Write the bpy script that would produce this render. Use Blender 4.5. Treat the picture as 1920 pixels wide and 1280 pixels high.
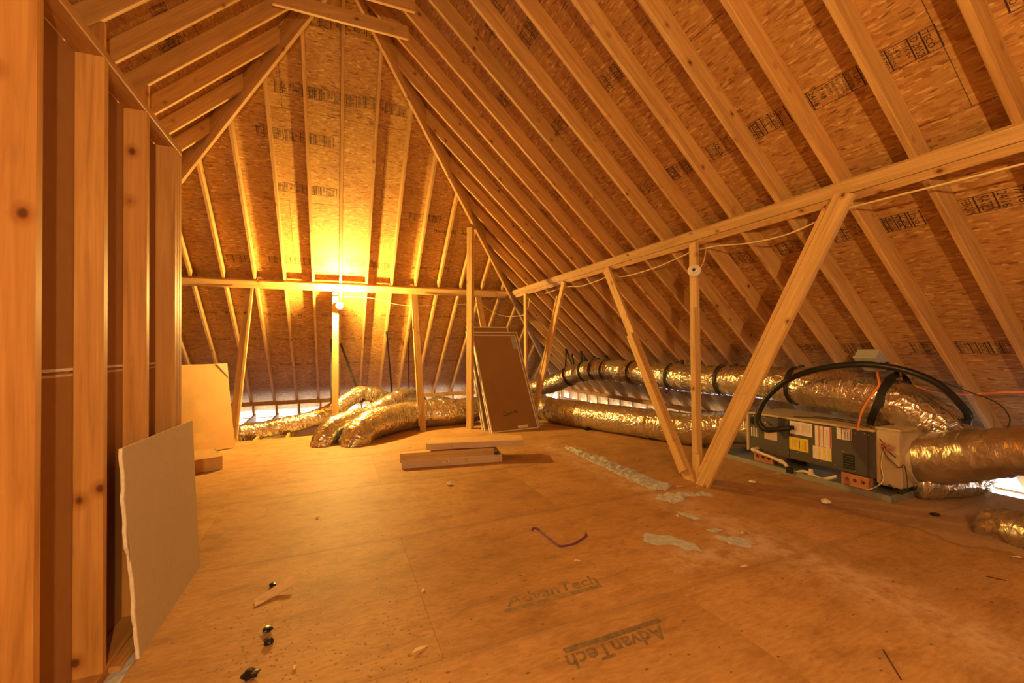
import bpy, bmesh, math, random
from math import sin, cos, pi, radians, sqrt, atan, atan2
from mathutils import Vector, Matrix, noise
V = Vector
random.seed(7)
scene = bpy.context.scene
for o in list(bpy.data.objects):
    bpy.data.objects.remove(o)
COL = scene.collection

# ------------------------------------------------------------------ camera
CAM = V((0, 0, 1.25))
_y, _p, _r = radians(22.70), radians(0.89), radians(-0.62)
F = V((sin(_y) * cos(_p), cos(_y) * cos(_p), sin(_p)))
R0 = V((cos(_y), -sin(_y), 0)); U0 = R0.cross(F)
RT = R0 * cos(_r) + U0 * sin(_r); UP = U0 * cos(_r) - R0 * sin(_r)
cd = bpy.data.cameras.new('camera'); cam = bpy.data.objects.new('camera', cd); COL.objects.link(cam)
cd.sensor_fit = 'HORIZONTAL'; cd.sensor_width = 36.0; cd.lens = 15.0; cd.clip_start = .02
cam.matrix_world = Matrix((( RT.x, UP.x, -F.x, CAM.x), (RT.y, UP.y, -F.y, CAM.y), (RT.z, UP.z, -F.z, CAM.z), (0, 0, 0, 1)))
scene.camera = cam

# ------------------------------------------------------------------ daylight and exposure
w = bpy.data.worlds.new('daylight'); scene.world = w; w.use_nodes = True
w.node_tree.nodes['Background'].inputs[0].default_value = (.90, .95, 1.0, 1)
w.node_tree.nodes['Background'].inputs[1].default_value = 5.5
vs = scene.view_settings
vs.view_transform = 'Standard'; vs.look = 'None'; vs.exposure = 0.0; vs.gamma = 1.0; vs.use_curve_mapping = False
scene.cycles.max_bounces = 5; scene.cycles.diffuse_bounces = 3; scene.cycles.glossy_bounces = 2
scene.cycles.adaptive_threshold = .05
BULB1 = ((1.0, .62, .14), 13500.0)     
BULB2 = ((1.0, .59, .22), 9200.0)      

# ------------------------------------------------------------------ materials
def new_mat(name):
    m = bpy.data.materials.new(name); m.use_nodes = True
    nt = m.node_tree; b = nt.nodes['Principled BSDF']
    return m, nt, b
def nd(nt, typ, **kw):
    n = nt.nodes.new(typ)
    for k, v in kw.items():
        if k in n.inputs: n.inputs[k].default_value = v
        else: setattr(n, k, v)
    return n
def ramp(nt, fac, stops):
    r = nt.nodes.new('ShaderNodeValToRGB')
    e = r.color_ramp.elements
    while len(e) < len(stops): e.new(.5)
    for i, (p, c) in enumerate(stops):
        e[i].position = p; e[i].color = (*c, 1)
    nt.links.new(fac, r.inputs[0]); return r.outputs[0]
def mix(nt, a, b, fac, mode='MIX'):
    n = nt.nodes.new('ShaderNodeMix'); n.data_type = 'RGBA'; n.blend_type = mode
    for sock, v in ((n.inputs[0], fac), (n.inputs[6], a), (n.inputs[7], b)):
        if isinstance(v, (int, float)): sock.default_value = v
        elif isinstance(v, tuple): sock.default_value = (*v, 1)
        else: nt.links.new(v, sock)
    return n.outputs[2]
def math_n(nt, op, a, b=0.0, c=0.0):
    n = nt.nodes.new('ShaderNodeMath'); n.operation = op
    for i, v in enumerate((a, b, c)):
        if isinstance(v, (int, float)): n.inputs[i].default_value = v
        else: nt.links.new(v, n.inputs[i])
    return n.outputs[0]
def mapping(nt, vec, scale=(1, 1, 1), loc=(0, 0, 0), rot=(0, 0, 0)):
    n = nt.nodes.new('ShaderNodeMapping')
    n.inputs['Location'].default_value = loc; n.inputs['Rotation'].default_value = rot; n.inputs['Scale'].default_value = scale
    nt.links.new(vec, n.inputs[0]); return n.outputs[0]
def noise_n(nt, vec, scale=1.0, detail=3.0, rough=.5, dist=0.0):
    n = nd(nt, 'ShaderNodeTexNoise', Scale=scale, Detail=detail, Roughness=rough, Distortion=dist)
    nt.links.new(vec, n.inputs['Vector']); return n.outputs[0]
def bump(nt, b, h, strength=.3, dist=.01):
    n = nd(nt, 'ShaderNodeBump', Strength=strength, Distance=dist)
    nt.links.new(h, n.inputs['Height']); nt.links.new(n.outputs[0], b.inputs['Normal'])
def objcoord(nt, rnd=True):
    tc = nt.nodes.new('ShaderNodeTexCoord')
    if not rnd: return tc.outputs['Object']
    oi = nt.nodes.new('ShaderNodeObjectInfo')
    n = nt.nodes.new('ShaderNodeVectorMath'); n.operation = 'ADD'
    m = math_n(nt, 'MULTIPLY', oi.outputs['Random'], 37.0)
    nt.links.new(tc.outputs['Object'], n.inputs[0]); nt.links.new(m, n.inputs[1])
    return n.outputs[0]

def wood_mat(name, dark, light, red=.0, rough=.62, knots=(8.0, .5)):
    m, nt, b = new_mat(name)
    co = objcoord(nt)
    g1 = noise_n(nt, mapping(nt, co, (.7, 13, 13)), 2.0, 4, .6, 1.0)
    g2 = noise_n(nt, mapping(nt, co, (2.5, 110, 110)), 1.0, 2, .6)
    c = ramp(nt, g1, [(.30, tuple(x * .80 for x in dark)), (.42, dark), (.55, tuple((a + d) / 2 for a, d in zip(dark, light))), (.68, light)])
    c = mix(nt, c, ramp(nt, g2, [(.35, (.78, .72, .66)), (.6, (1, 1, 1))]), .4, 'MULTIPLY')
    vo = nd(nt, 'ShaderNodeTexVoronoi', Scale=knots[0], Randomness=1.0); vo.feature = 'F1'
    nt.links.new(mapping(nt, co, (.8, 1, 1)), vo.inputs['Vector'])
    sp = nt.nodes.new('ShaderNodeSeparateColor'); nt.links.new(vo.outputs['Color'], sp.inputs[0])
    gate = math_n(nt, 'GREATER_THAN', sp.outputs[0], knots[1])
    c = mix(nt, c, ramp(nt, vo.outputs['Distance'], [(.06, (.13, .06, .025)), (.085, (.42, .25, .13)), (.11, (.70, .56, .43)), (.24, (1, 1, 1))]), math_n(nt, 'MULTIPLY', gate, .9), 'MULTIPLY')
    st = noise_n(nt, mapping(nt, co, (.8, 5, 5)), 1.3, 2, .5)
    c = mix(nt, c, ramp(nt, st, [(.22, (.74, .66, .58)), (.42, (1, 1, 1))]), .5, 'MULTIPLY')
    oi = nt.nodes.new('ShaderNodeObjectInfo')
    c = mix(nt, c, ramp(nt, oi.outputs['Random'], [(0, (.80, .74, .66)), (.5, (1, 1, 1)), (1, (1.0, .90, .80))]), .8, 'MULTIPLY')
    nt.links.new(c, b.inputs['Base Color']); b.inputs['Roughness'].default_value = rough
    return m

def osb_mat(name, cols, flake=1.0, dark=.5):
    m, nt, b = new_mat(name)
    uv = nt.nodes.new('ShaderNodeTexCoord').outputs['UV']
    wob = nd(nt, 'ShaderNodeTexNoise', Scale=9.0, Detail=2.0); nt.links.new(uv, wob.inputs['Vector'])
    warp = nt.nodes.new('ShaderNodeVectorMath'); warp.operation = 'MULTIPLY_ADD'
    nt.links.new(wob.outputs[1], warp.inputs[0]); warp.inputs[1].default_value = (.022, .014, 0); nt.links.new(uv, warp.inputs[2])
    p = warp.outputs[0]
    layers = []
    for rot, sc in ((.10, (15, 85, 1)), (-.35, (19, 80, 1)), (.60, (18, 84, 1)), (-1.0, (21, 78, 1)), (1.35, (22, 80, 1))):
        v = nd(nt, 'ShaderNodeTexVoronoi', Scale=flake, Randomness=1.0); v.voronoi_dimensions = '2D'
        nt.links.new(mapping(nt, p, sc, (rot * 3.1, rot * 7.7, 0), (0, 0, rot)), v.inputs['Vector'])
        layers.append(v.outputs['Color'])
    def chan(s, k):
        n = nt.nodes.new('ShaderNodeSeparateColor'); nt.links.new(s, n.inputs[0]); return n.outputs[k]
    val = chan(layers[0], 0)
    for k, L in enumerate(layers[1:]):
        pick = math_n(nt, 'GREATER_THAN', chan(L, 1), (.60, .64, .72, .80)[k])
        n = nt.nodes.new('ShaderNodeMix'); nt.links.new(pick, n.inputs[0]); nt.links.new(val, n.inputs[2]); nt.links.new(chan(L, 0), n.inputs[3])
        val = n.outputs[0]
    c = ramp(nt, val, [(0.0, cols[0]), (.07, cols[1]), (.40, cols[2]), (.88, cols[3]), (1.0, cols[4])])
    big = noise_n(nt, uv, 1.6, 3, .6)
    c = mix(nt, c, ramp(nt, big, [(.3, (.74, .66, .58)), (.6, (1, 1, 1))]), .8, 'MULTIPLY')
    fine = noise_n(nt, mapping(nt, uv, (60, 260, 1)), 1.0, 2, .6)
    c = mix(nt, c, ramp(nt, fine, [(.3, (.78, .72, .66)), (.6, (1, 1, 1))]), .4, 'MULTIPLY')
    nt.links.new(c, b.inputs['Base Color']); b.inputs['Roughness'].default_value = .6
    return m

def plain(name, col, rough=.6, metal=0.0, var=.12, scale=8.0, spec=None, bmp=0.0):
    m, nt, b = new_mat(name)
    co = objcoord(nt)
    n1 = noise_n(nt, co, scale, 4, .6)
    c = ramp(nt, n1, [(.25, tuple(x * (1 - var) for x in col)), (.75, tuple(min(1, x * (1 + var)) for x in col))])
    nt.links.new(c, b.inputs['Base Color']); b.inputs['Roughness'].default_value = rough; b.inputs['Metallic'].default_value = metal
    if spec is not None: b.inputs['Specular IOR Level'].default_value = spec
    if bmp: bump(nt, b, n1, bmp, .01)
    return m

def foil_mat(name, col, rough=.27, bstr=.7, use_uv=True):
    """foil sleeve: wrinkles round the duct (uv = metres along, metres round) over a crinkle"""
    m, nt, b = new_mat(name)
    co = objcoord(nt)
    uv = nt.nodes.new('ShaderNodeTexCoord').outputs['UV'] if use_uv else co
    rings = noise_n(nt, mapping(nt, uv, (20, 2.6, 1) if use_uv else (9, 9, 9)), 1.0, 3, .55, .9)
    cr = nd(nt, 'ShaderNodeTexVoronoi', Scale=1.0); cr.feature = 'DISTANCE_TO_EDGE'
    nt.links.new(mapping(nt, uv, (13, 8, 1) if use_uv else (17, 17, 17)), cr.inputs['Vector'])
    h = math_n(nt, 'ADD', rings, math_n(nt, 'MULTIPLY', math_n(nt, 'MINIMUM', cr.outputs['Distance'], .2), .8))
    big = noise_n(nt, co, 7.0, 3, .6)
    c = ramp(nt, big, [(.25, tuple(x * .70 for x in col)), (.6, col)])
    nt.links.new(c, b.inputs['Base Color'])
    b.inputs['Metallic'].default_value = .92; b.inputs['Roughness'].default_value = rough
    bump(nt, b, h, bstr, .03)
    return m

def emit_mat(name, col, strength):
    m, nt, b = new_mat(name)
    b.inputs['Base Color'].default_value = (*col, 1)
    b.inputs['Emission Color'].default_value = (*col, 1); b.inputs['Emission Strength'].default_value = strength
    return m

M = {}
M['wood'] = wood_mat('framing lumber', (.56, .33, .115), (.70, .44, .165))
M['wood2'] = wood_mat('brace lumber', (.62, .40, .15), (.76, .52, .22))
M['stud'] = wood_mat('stud lumber', (.50, .255, .078), (.61, .335, .11), rough=.5, knots=(6.5, .25))
M['osb'] = osb_mat('strand board sheathing', [(.26, .105, .025), (.42, .205, .06), (.54, .295, .09), (.60, .35, .115), (.78, .54, .22)])
M['felt'] = plain('roofing felt', (.03, .028, .026), .9)
M['ink'] = plain('stamp ink', (.050, .026, .014), .8)
M['floorink'] = plain('worn floor print', (.215, .14, .075), .75, var=.45, scale=30)
M['floorink2'] = plain('fainter floor print', (.30, .19, .09), .75, var=.4, scale=30)
M['paper_back'] = plain('brown drywall paper', (.36, .185, .06), .85, var=.06, scale=20)
M['drywall'] = plain('grey drywall paper', (.50, .40, .30), .85, var=.05, scale=40)
M['gypsum'] = plain('broken gypsum', (.86, .76, .63), .9, var=.1, scale=60, bmp=.4)
M['card'] = plain('kraft cardboard', (.66, .43, .19), .7, var=.10, scale=5)
M['card_pale'] = plain('pale cardboard', (.66, .50, .37), .7, var=.06, scale=5)
M['foil'] = foil_mat('duct foil', (.84, .78, .68), .24)
M['foil_dusty'] = foil_mat('dusty duct foil', (.70, .61, .49), .33, .3)
M['strap'] = plain('black strap webbing', (.014, .013, .013), .55)
M['hose'] = plain('black foam hose', (.016, .016, .017), .42, bmp=.1)
M['cabinet'] = plain('dark grey enamel', (.085, .078, .070), .45, var=.08, scale=30)
M['black'] = plain('black plastic', (.008, .008, .008), .5)
M['screw'] = plain('zinc screw', (.75, .70, .62), .35, .8)
M['label'] = plain('white sticker', (.84, .76, .70), .55, var=.03)
M['label_print'] = plain('grey sticker print', (.46, .36, .30), .6, var=.2, scale=50)
M['red'] = plain('red sticker print', (.62, .10, .05), .6)
M['yellow'] = plain('yellow sticker', (.82, .60, .03), .5, var=.04)
M['yellow_pale'] = plain('yellow sticker band', (.82, .62, .16), .5, var=.1, scale=40)
M['board_face'] = plain('insulation facing', (.60, .47, .28), .6, var=.12, scale=6)
M['mastic'] = plain('plenum facing', (.62, .50, .35), .45, .35, .15, 7, bmp=.5)
M['pan'] = plain('galvanised steel', (.36, .37, .35), .42, .55, var=.12, scale=12)
M['brick'] = plain('red clay brick', (.50, .20, .09), .85, var=.2, scale=30, bmp=.3)
M['pvc'] = plain('cream pvc', (.80, .68, .52), .4, var=.06)
M['orange_wire'] = plain('orange cable', (.86, .27, .07), .5)
M['dark_wire'] = plain('dark cable', (.05, .03, .02), .5)
M['romex'] = plain('pale yellow cable', (.80, .66, .36), .5)
M['porcelain'] = plain('porcelain', (.86, .82, .74), .25, var=.03)
M['box_grey'] = plain('grey enamel', (.42, .42, .40), .4, var=.05)
M['hardboard'] = plain('brown hardboard', (.32, .185, .075), .38, var=.10, scale=3)
M['white_edge'] = plain('white frame edge', (.80, .72, .66), .5, var=.05)
M['purple'] = plain('purple strapping', (.16, .05, .17), .3)
M['paper'] = plain('creased paper', (.72, .52, .28), .8, var=.12, scale=25)
M['chip'] = plain('pale wood shaving', (.82, .62, .38), .8)
M['tar'] = plain('black glossy scrap', (.015, .014, .018), .25)
M['greypaper'] = plain('grey torn paper', (.52, .53, .56), .85, var=.25, scale=35, bmp=.5)
M['bolt'] = plain('brass fitting', (.55, .38, .16), .35, .9)
M['bulb1'] = emit_mat('lit bulb', *BULB1)
M['bulb2'] = emit_mat('lit bulb near', *BULB2)

def floor_material():
    m, nt, b = new_mat('worn subfloor board')
    tc = nt.nodes.new('ShaderNodeTexCoord'); uv = tc.outputs['UV']
    n1 = noise_n(nt, mapping(nt, uv, (16, 60, 1)), 1.0, 4, .65, .5)
    c = ramp(nt, n1, [(.25, (.41, .215, .078)), (.5, (.53, .30, .118)), (.78, (.62, .38, .16))])
    big = noise_n(nt, uv, 1.1, 4, .6)
    c = mix(nt, c, ramp(nt, big, [(.3, (.70, .66, .58)), (.62, (1, 1, 1))]), .8, 'MULTIPLY')
    mid = noise_n(nt, mapping(nt, uv, (3, 6, 1)), 1.0, 5, .7)
    c = mix(nt, c, ramp(nt, mid, [(.30, (.58, .50, .42)), (.52, (1, 1, 1))]), .7, 'MULTIPLY')
    sp = nd(nt, 'ShaderNodeTexVoronoi', Scale=1.0); sp.voronoi_dimensions = '2D'; nt.links.new(mapping(nt, uv, (14, 24, 1)), sp.inputs['Vector'])
    spc = nt.nodes.new('ShaderNodeSeparateColor'); nt.links.new(sp.outputs['Color'], spc.inputs[0])
    c = mix(nt, c, ramp(nt, math_n(nt, 'DIVIDE', sp.outputs['Distance'], math_n(nt, 'ADD', spc.outputs[1], .25)), [(.06, (.25, .15, .08)), (.13, (1, 1, 1))]), math_n(nt, 'MULTIPLY', math_n(nt, 'GREATER_THAN', spc.outputs[0], .90), .8), 'MULTIPLY')
    # the object coordinate of the shared floor: metres in the room
    geo = nt.nodes.new('ShaderNodeNewGeometry')
    sx = nt.nodes.new('ShaderNodeSeparateXYZ'); nt.links.new(geo.outputs['Position'], sx.inputs[0])
    X, Y = sx.outputs[0], sx.outputs[1]
    wob = noise_n(nt, geo.outputs['Position'], 2.6, 5, .65)
    wob2 = noise_n(nt, geo.outputs['Position'], 9.0, 5, .7)
    def band(v, c0, half, soft):
        d = math_n(nt, 'ABSOLUTE', math_n(nt, 'SUBTRACT', v, c0))
        n = nt.nodes.new('ShaderNodeMapRange'); n.inputs[1].default_value = half; n.inputs[2].default_value = half + soft
        n.inputs[3].default_value = 1; n.inputs[4].default_value = 0; nt.links.new(d, n.inputs[0]); return n.outputs[0]
    def thr(v, a, bb):
        n = nt.nodes.new('ShaderNodeMapRange'); n.inputs[1].default_value = a; n.inputs[2].default_value = bb
        nt.links.new(v, n.inputs[0]); return n.outputs[0]
    # gypsum dust trodden along a line beside the struts
    d1 = math_n(nt, 'MULTIPLY', band(math_n(nt, 'ADD', X, math_n(nt, 'MULTIPLY', wob, .5)), 2.78, .06, .22), thr(wob2, .35, .62))
    d1 = math_n(nt, 'MULTIPLY', d1, band(Y, 2.5, 2.3, .5))
    c = mix(nt, c, (.74, .56, .40), math_n(nt, 'MULTIPLY', d1, .6))
    d3 = math_n(nt, 'MULTIPLY', band(math_n(nt, 'ADD', Y, math_n(nt, 'MULTIPLY', wob, .35)), 2.12, .05, .16), band(X, 2.15, .28, .25))
    c = mix(nt, c, (.66, .54, .44), math_n(nt, 'MULTIPLY', math_n(nt, 'MULTIPLY', d3, thr(wob2, .42, .6)), .7))
    # water stain round the drain pan
    d2 = math_n(nt, 'MULTIPLY', thr(math_n(nt, 'ADD', X, math_n(nt, 'MULTIPLY', wob, .7)), 3.92, 4.02), band(Y, 1.2, 1.25, .2))
    c = mix(nt, c, mix(nt, c, (.40, .28, .19), .62), math_n(nt, 'MULTIPLY', d2, .85))
    e2 = band(math_n(nt, 'ADD', X, math_n(nt, 'MULTIPLY', wob, .7)), 3.97, .01, .05)
    c = mix(nt, c, (.20, .09, .04), math_n(nt, 'MULTIPLY', math_n(nt, 'MULTIPLY', e2, band(Y, 1.3, .8, .2)), .5))
    # grime worked into the joints
    for v, c0, per in ((Y, 1.716, 1.216),):
        k = math_n(nt, 'PINGPONG', math_n(nt, 'SUBTRACT', v, c0), per / 2)
        n = nt.nodes.new('ShaderNodeMapRange'); n.inputs[1].default_value = 0; n.inputs[2].default_value = .05; n.inputs[3].default_value = 1; n.inputs[4].default_value = 0
        nt.links.new(math_n(nt, 'ADD', k, math_n(nt, 'MULTIPLY', math_n(nt, 'SUBTRACT', wob2, .5), .05)), n.inputs[0])
        c = mix(nt, c, (.30, .17, .075), math_n(nt, 'MULTIPLY', n.outputs[0], .35))
    # dark crumbs trodden in near the wall
    d4 = math_n(nt, 'MULTIPLY', band(X, -.02, .28, .35), band(Y, 1.9, .55, .5))
    cr = nd(nt, 'ShaderNodeTexVoronoi', Scale=38.0); nt.links.new(geo.outputs['Position'], cr.inputs['Vector'])
    c = mix(nt, c, (.15, .07, .03), math_n(nt, 'MULTIPLY', math_n(nt, 'MULTIPLY', d4, thr(cr.outputs['Distance'], .24, .12)), .75))
    nt.links.new(c, b.inputs['Base Color']); b.inputs['Roughness'].default_value = .62
    return m
M['floor'] = floor_material()

# ------------------------------------------------------------------ object helpers
LOC = {}
def link(o, parent=None):
    COL.objects.link(o)
    if parent is not None:
        o.parent = parent
        o.matrix_parent_inverse = Matrix.Translation(-LOC.get(parent.name, V((0, 0, 0))))
    return o
def mesh_of(name, verts, faces, mat, smooth=False, uvs=None):
    me = bpy.data.meshes.new(name); me.from_pydata([tuple(v) for v in verts], [], faces); me.materials.append(M[mat] if isinstance(mat, str) else mat)
    if smooth:
        me.polygons.foreach_set('use_smooth', [True] * len(me.polygons))
    if uvs is not None:
        l = me.uv_layers.new(name='UVMap')
        for lp in me.loops: l.data[lp.index].uv = uvs[lp.vertex_index]
    me.update(); return me
def obj(name, verts, faces, mat, parent=None, mtx=None, smooth=False, uvs=None):
    o = bpy.data.objects.new(name, mesh_of(name, verts, faces, mat, smooth, uvs))
    if mtx is not None: o.matrix_basis = mtx
    return link(o, parent)
def inst(name, me, parent=None, mtx=None):
    o = bpy.data.objects.new(name, me)
    if mtx is not None: o.matrix_basis = mtx
    return link(o, parent)
def tag(o, label, cat, group=None):
    o['label'] = label; o['category'] = cat
    if group: o['group'] = group
    return o
def thing(name, loc, label, cat, group=None):
    o = bpy.data.objects.new(name, None); o.location = loc; COL.objects.link(o)
    o.empty_display_size = .05
    LOC[o.name] = V(loc); return tag(o, label, cat, group)
def struct(o):
    o['kind'] = 'structure'; return o
def frame(o, x, y, z):
    return Matrix(((x.x, y.x, z.x, o.x), (x.y, y.y, z.y, o.y), (x.z, y.z, z.z, o.z), (0, 0, 0, 1)))

SEG = .8
def board(name, p0, p1, wdir, w, d, mat, parent=None, ch=.004, planes=None, off=(0, 0)):
    """a sawn board from p0 to p1 (centre of its section + off), width along wdir, eased edges; planes = (point, normal) end cuts"""
    p0, p1 = V(p0), V(p1); L = (p1 - p0).length
    x = (p1 - p0).normalized(); y = V(wdir); y = (y - x * y.dot(x)).normalized(); z = x.cross(y)
    a, b = w / 2, d / 2
    ring = [(-a + ch, -b), (a - ch, -b), (a, -b + ch), (a, b - ch), (a - ch, b), (-a + ch, b), (-a, b - ch), (-a, -b + ch)]
    ring = [(u + off[0], v + off[1]) for u, v in ring]
    ends = []
    for e in (0, 1):
        for u, v in ring:
            t = 0 if e == 0 else L
            if planes and planes[e]:
                q, n = V(planes[e][0]), V(planes[e][1])
                s0 = p0 + y * u + z * v
                t = (q - s0).dot(n) / x.dot(n)
            ends.append(t)
    m = max(1, int(L / SEG))
    vs_ = [(ends[i] + (ends[8 + i] - ends[i]) * j / m, u, v) for j in range(m + 1) for i, (u, v) in enumerate(ring)]
    fs = [tuple(range(7, -1, -1)), tuple(range(8 * m, 8 * m + 8))] + [(8 * j + i, 8 * j + (i + 1) % 8, 8 * j + 8 + (i + 1) % 8, 8 * j + 8 + i) for j in range(m) for i in range(8)]
    return obj(name, vs_, fs, mat, parent, frame(p0, x, y, z))
def box(name, lo, hi, mat, parent=None, ch=.003, mtx=None):
    lo, hi = V(lo), V(hi)
    bm = bmesh.new(); bmesh.ops.create_cube(bm, size=1.0)
    for v in bm.verts: v.co = V(((lo.x + hi.x) / 2 + v.co.x * (hi.x - lo.x), (lo.y + hi.y) / 2 + v.co.y * (hi.y - lo.y), (lo.z + hi.z) / 2 + v.co.z * (hi.z - lo.z)))
    if ch: bmesh.ops.bevel(bm, geom=bm.edges[:], offset=ch, segments=1, affect='EDGES')
    me = bpy.data.meshes.new(name); bm.to_mesh(me); bm.free(); me.materials.append(M[mat])
    return inst(name, me, parent, mtx)
def crom(pts, n=12):
    pts = [V(p) for p in pts]
    P = [pts[0] * 2 - pts[1]] + pts + [pts[-1] * 2 - pts[-2]]
    out = []
    for i in range(1, len(P) - 2):
        a, b, c, d = P[i - 1], P[i], P[i + 1], P[i + 2]
        for k in range(n):
            t = k / n
            out.append(.5 * ((2 * b) + (c - a) * t + (2 * a - 5 * b + 4 * c - d) * t * t + (3 * b - a - 3 * c + d) * t ** 3))
    out.append(pts[-1]); return out
def resample(path, step):
    out = [path[0]]; acc = 0
    for a, b in zip(path, path[1:]):
        L = (b - a).length; t = step - acc
        while t <= L:
            out.append(a + (b - a) * (t / L)); t += step
        acc = L - (t - step)
    out.append(path[-1]); return out
def tube_geo(path, rad, seg=10, rfun=None, cap=True):
    vs_, fs = [], []
    up = V((0, 0, 1)); n = len(path); side = None
    for i, p in enumerate(path):
        t = (path[min(i + 1, n - 1)] - path[max(i - 1, 0)]).normalized()
        if side is None:
            side = t.cross(up if abs(t.z) < .95 else V((1, 0, 0))).normalized()
        side = (side - t * side.dot(t)).normalized(); nn = side.cross(t)
        for k in range(seg):
            a = 2 * pi * k / seg
            r = rad if rfun is None else rfun(i, a, p)
            vs_.append(p + (side * cos(a) + nn * sin(a)) * r)
    for i in range(n - 1):
        for k in range(seg):
            fs.append((i * seg + k, i * seg + (k + 1) % seg, (i + 1) * seg + (k + 1) % seg, (i + 1) * seg + k))
    if cap:
        fs.append(tuple(range(seg - 1, -1, -1))); fs.append(tuple((n - 1) * seg + k for k in range(seg)))
    return vs_, fs
def tube(name, pts, rad, mat, parent=None, seg=10, step=.02, n=12):
    vs_, fs = tube_geo(resample(crom(pts, n), step) if len(pts) > 2 else [V(p) for p in pts], rad, seg)
    return obj(name, vs_, fs, mat, parent, smooth=True)
def shift(vs_, d): return [V(v) - d for v in vs_]
def lathe(name, prof, mat, parent, mtx, seg=24):
    vs_, fs = [], []
    for r, z in prof:
        for k in range(seg): vs_.append((r * cos(2 * pi * k / seg), r * sin(2 * pi * k / seg), z))
    for i in range(len(prof) - 1):
        for k in range(seg): fs.append((i * seg + k, i * seg + (k + 1) % seg, (i + 1) * seg + (k + 1) % seg, (i + 1) * seg + k))
    fs.append(tuple(range(seg - 1, -1, -1))); fs.append(tuple((len(prof) - 1) * seg + k for k in range(seg)))
    return obj(name, vs_, fs, mat, parent, mtx, smooth=False)
_txt = {}
def text_geo(s, size, bold=0.0):
    """triangles of a line of lettering: x along the line, y up"""
    if s not in _txt:
        cu = bpy.data.curves.new('lettering', 'FONT'); cu.body = s; cu.size = 1.0; cu.resolution_u = 2
        if s == 'AdvanTech': cu.offset = .022; cu.shear = .25
        o = bpy.data.objects.new('lettering', cu); COL.objects.link(o)
        me = bpy.data.meshes.new_from_object(o.evaluated_get(bpy.context.evaluated_depsgraph_get()))
        _txt[s] = ([v.co.copy() for v in me.vertices], [tuple(p.vertices) for p in me.polygons])
        bpy.data.objects.remove(o); bpy.data.meshes.remove(me)
    vs_, fs = _txt[s]
    return [V((v.x * size, v.y * size, 0)) for v in vs_], fs
class Geo:
    def __init__(g): g.v, g.f = [], []
    def add(g, vs_, fs):
        b = len(g.v); g.v += [V(v) for v in vs_]; g.f += [tuple(i + b for i in f) for f in fs]
    def rect(g, x0, y0, x1, y1, z=0): g.add([(x0, y0, z), (x1, y0, z), (x1, y1, z), (x0, y1, z)], [(0, 1, 2, 3)])
    def text(g, s, x, y, size, fit=None, ang=0):
        vs_, fs = text_geo(s, size)
        wd = max(v.x for v in vs_)
        k = min(1, fit / wd) if fit else 1
        ca, sa = cos(ang), sin(ang)
        g.add([V((x + (v.x * k) * ca - v.y * sa, y + (v.x * k) * sa + v.y * ca, 0)) for v in vs_], fs)
    def cube(g, lo, hi):
        x0, y0, z0 = lo; x1, y1, z1 = hi
        g.add([(x0, y0, z0), (x1, y0, z0), (x1, y1, z0), (x0, y1, z0), (x0, y0, z1), (x1, y0, z1), (x1, y1, z1), (x0, y1, z1)],
              [(0, 3, 2, 1), (4, 5, 6, 7), (0, 1, 5, 4), (1, 2, 6, 5), (2, 3, 7, 6), (3, 0, 4, 7)])
    def mesh(g, name, mat, smooth=False): return mesh_of(name, g.v, g.f, mat, smooth)
    def obj(g, name, mat, parent=None, mtx=None, smooth=False): return inst(name, g.mesh(name, mat, smooth), parent, mtx)

# ------------------------------------------------------------------ the roof: 11 in 12 pitch, hipped at the back
S = .9167; TH = atan(S); C_, SN = cos(TH), sin(TH)
XR, YA, ZR = .11, 4.494, 5.11            # ridge line, hip apex, underside of the rafters at the ridge
RD, RW = .150, .038                      # rafter depth and thickness
YB = -3.2                                # rear end of the attic
RUN = 5.80                               # ridge to rafter tail, in plan
DN = {'right': V((C_, 0, -SN)), 'left': V((-C_, 0, -SN)), 'back': V((0, C_, -SN))}
NI = {'right': V((-SN, 0, -C_)), 'left': V((SN, 0, -C_)), 'back': V((0, -SN, -C_))}    # towards the room
ED = {'right': V((0, 1, 0)), 'left': V((0, 1, 0)), 'back': V((1, 0, 0))}
P0 = V((XR, YA, ZR)); P0S = P0 + V((0, 0, RD / C_))
def clip(poly, a, b, c):                  # keep a*x + b*y <= c
    out = []
    for i, p in enumerate(poly):
        q = poly[(i + 1) % len(poly)]
        dp, dq = a * p[0] + b * p[1] - c, a * q[0] + b * q[1] - c
        if dp <= 0: out.append(p)
        if dp * dq < 0:
            t = dp / (dp - dq); out.append((p[0] + (q[0] - p[0]) * t, p[1] + (q[1] - p[1]) * t))
    return out
VMAX = RUN / C_
ceil = {}
def region(side):
    if side == 'back': return [(0, 0), (VMAX * C_, VMAX), (-VMAX * C_, VMAX)]
    return [(YB - YA, 0), (0, 0), (VMAX * C_, VMAX), (YB - YA, VMAX)]
def slab(name, side, poly, t0, t1, mat, parent, uvoff=None):
    e, dn, n = ED[side], DN[side], NI[side]
    vs_ = [P0S + e * u + dn * v - n * t0 for u, v in poly] + [P0S + e * u + dn * v - n * t1 for u, v in poly]
    k = len(poly)
    fs = [tuple(range(k)), tuple(range(2 * k - 1, k - 1, -1))] + [(i, k + i, k + (i + 1) % k, (i + 1) % k) for i in range(k)]
    uo = uvoff or (0, 0)
    uvs = [(u + uo[0], v + uo[1]) for u, v in poly] * 2
    return obj(name, vs_, fs, mat, parent, uvs=uvs)
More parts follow.
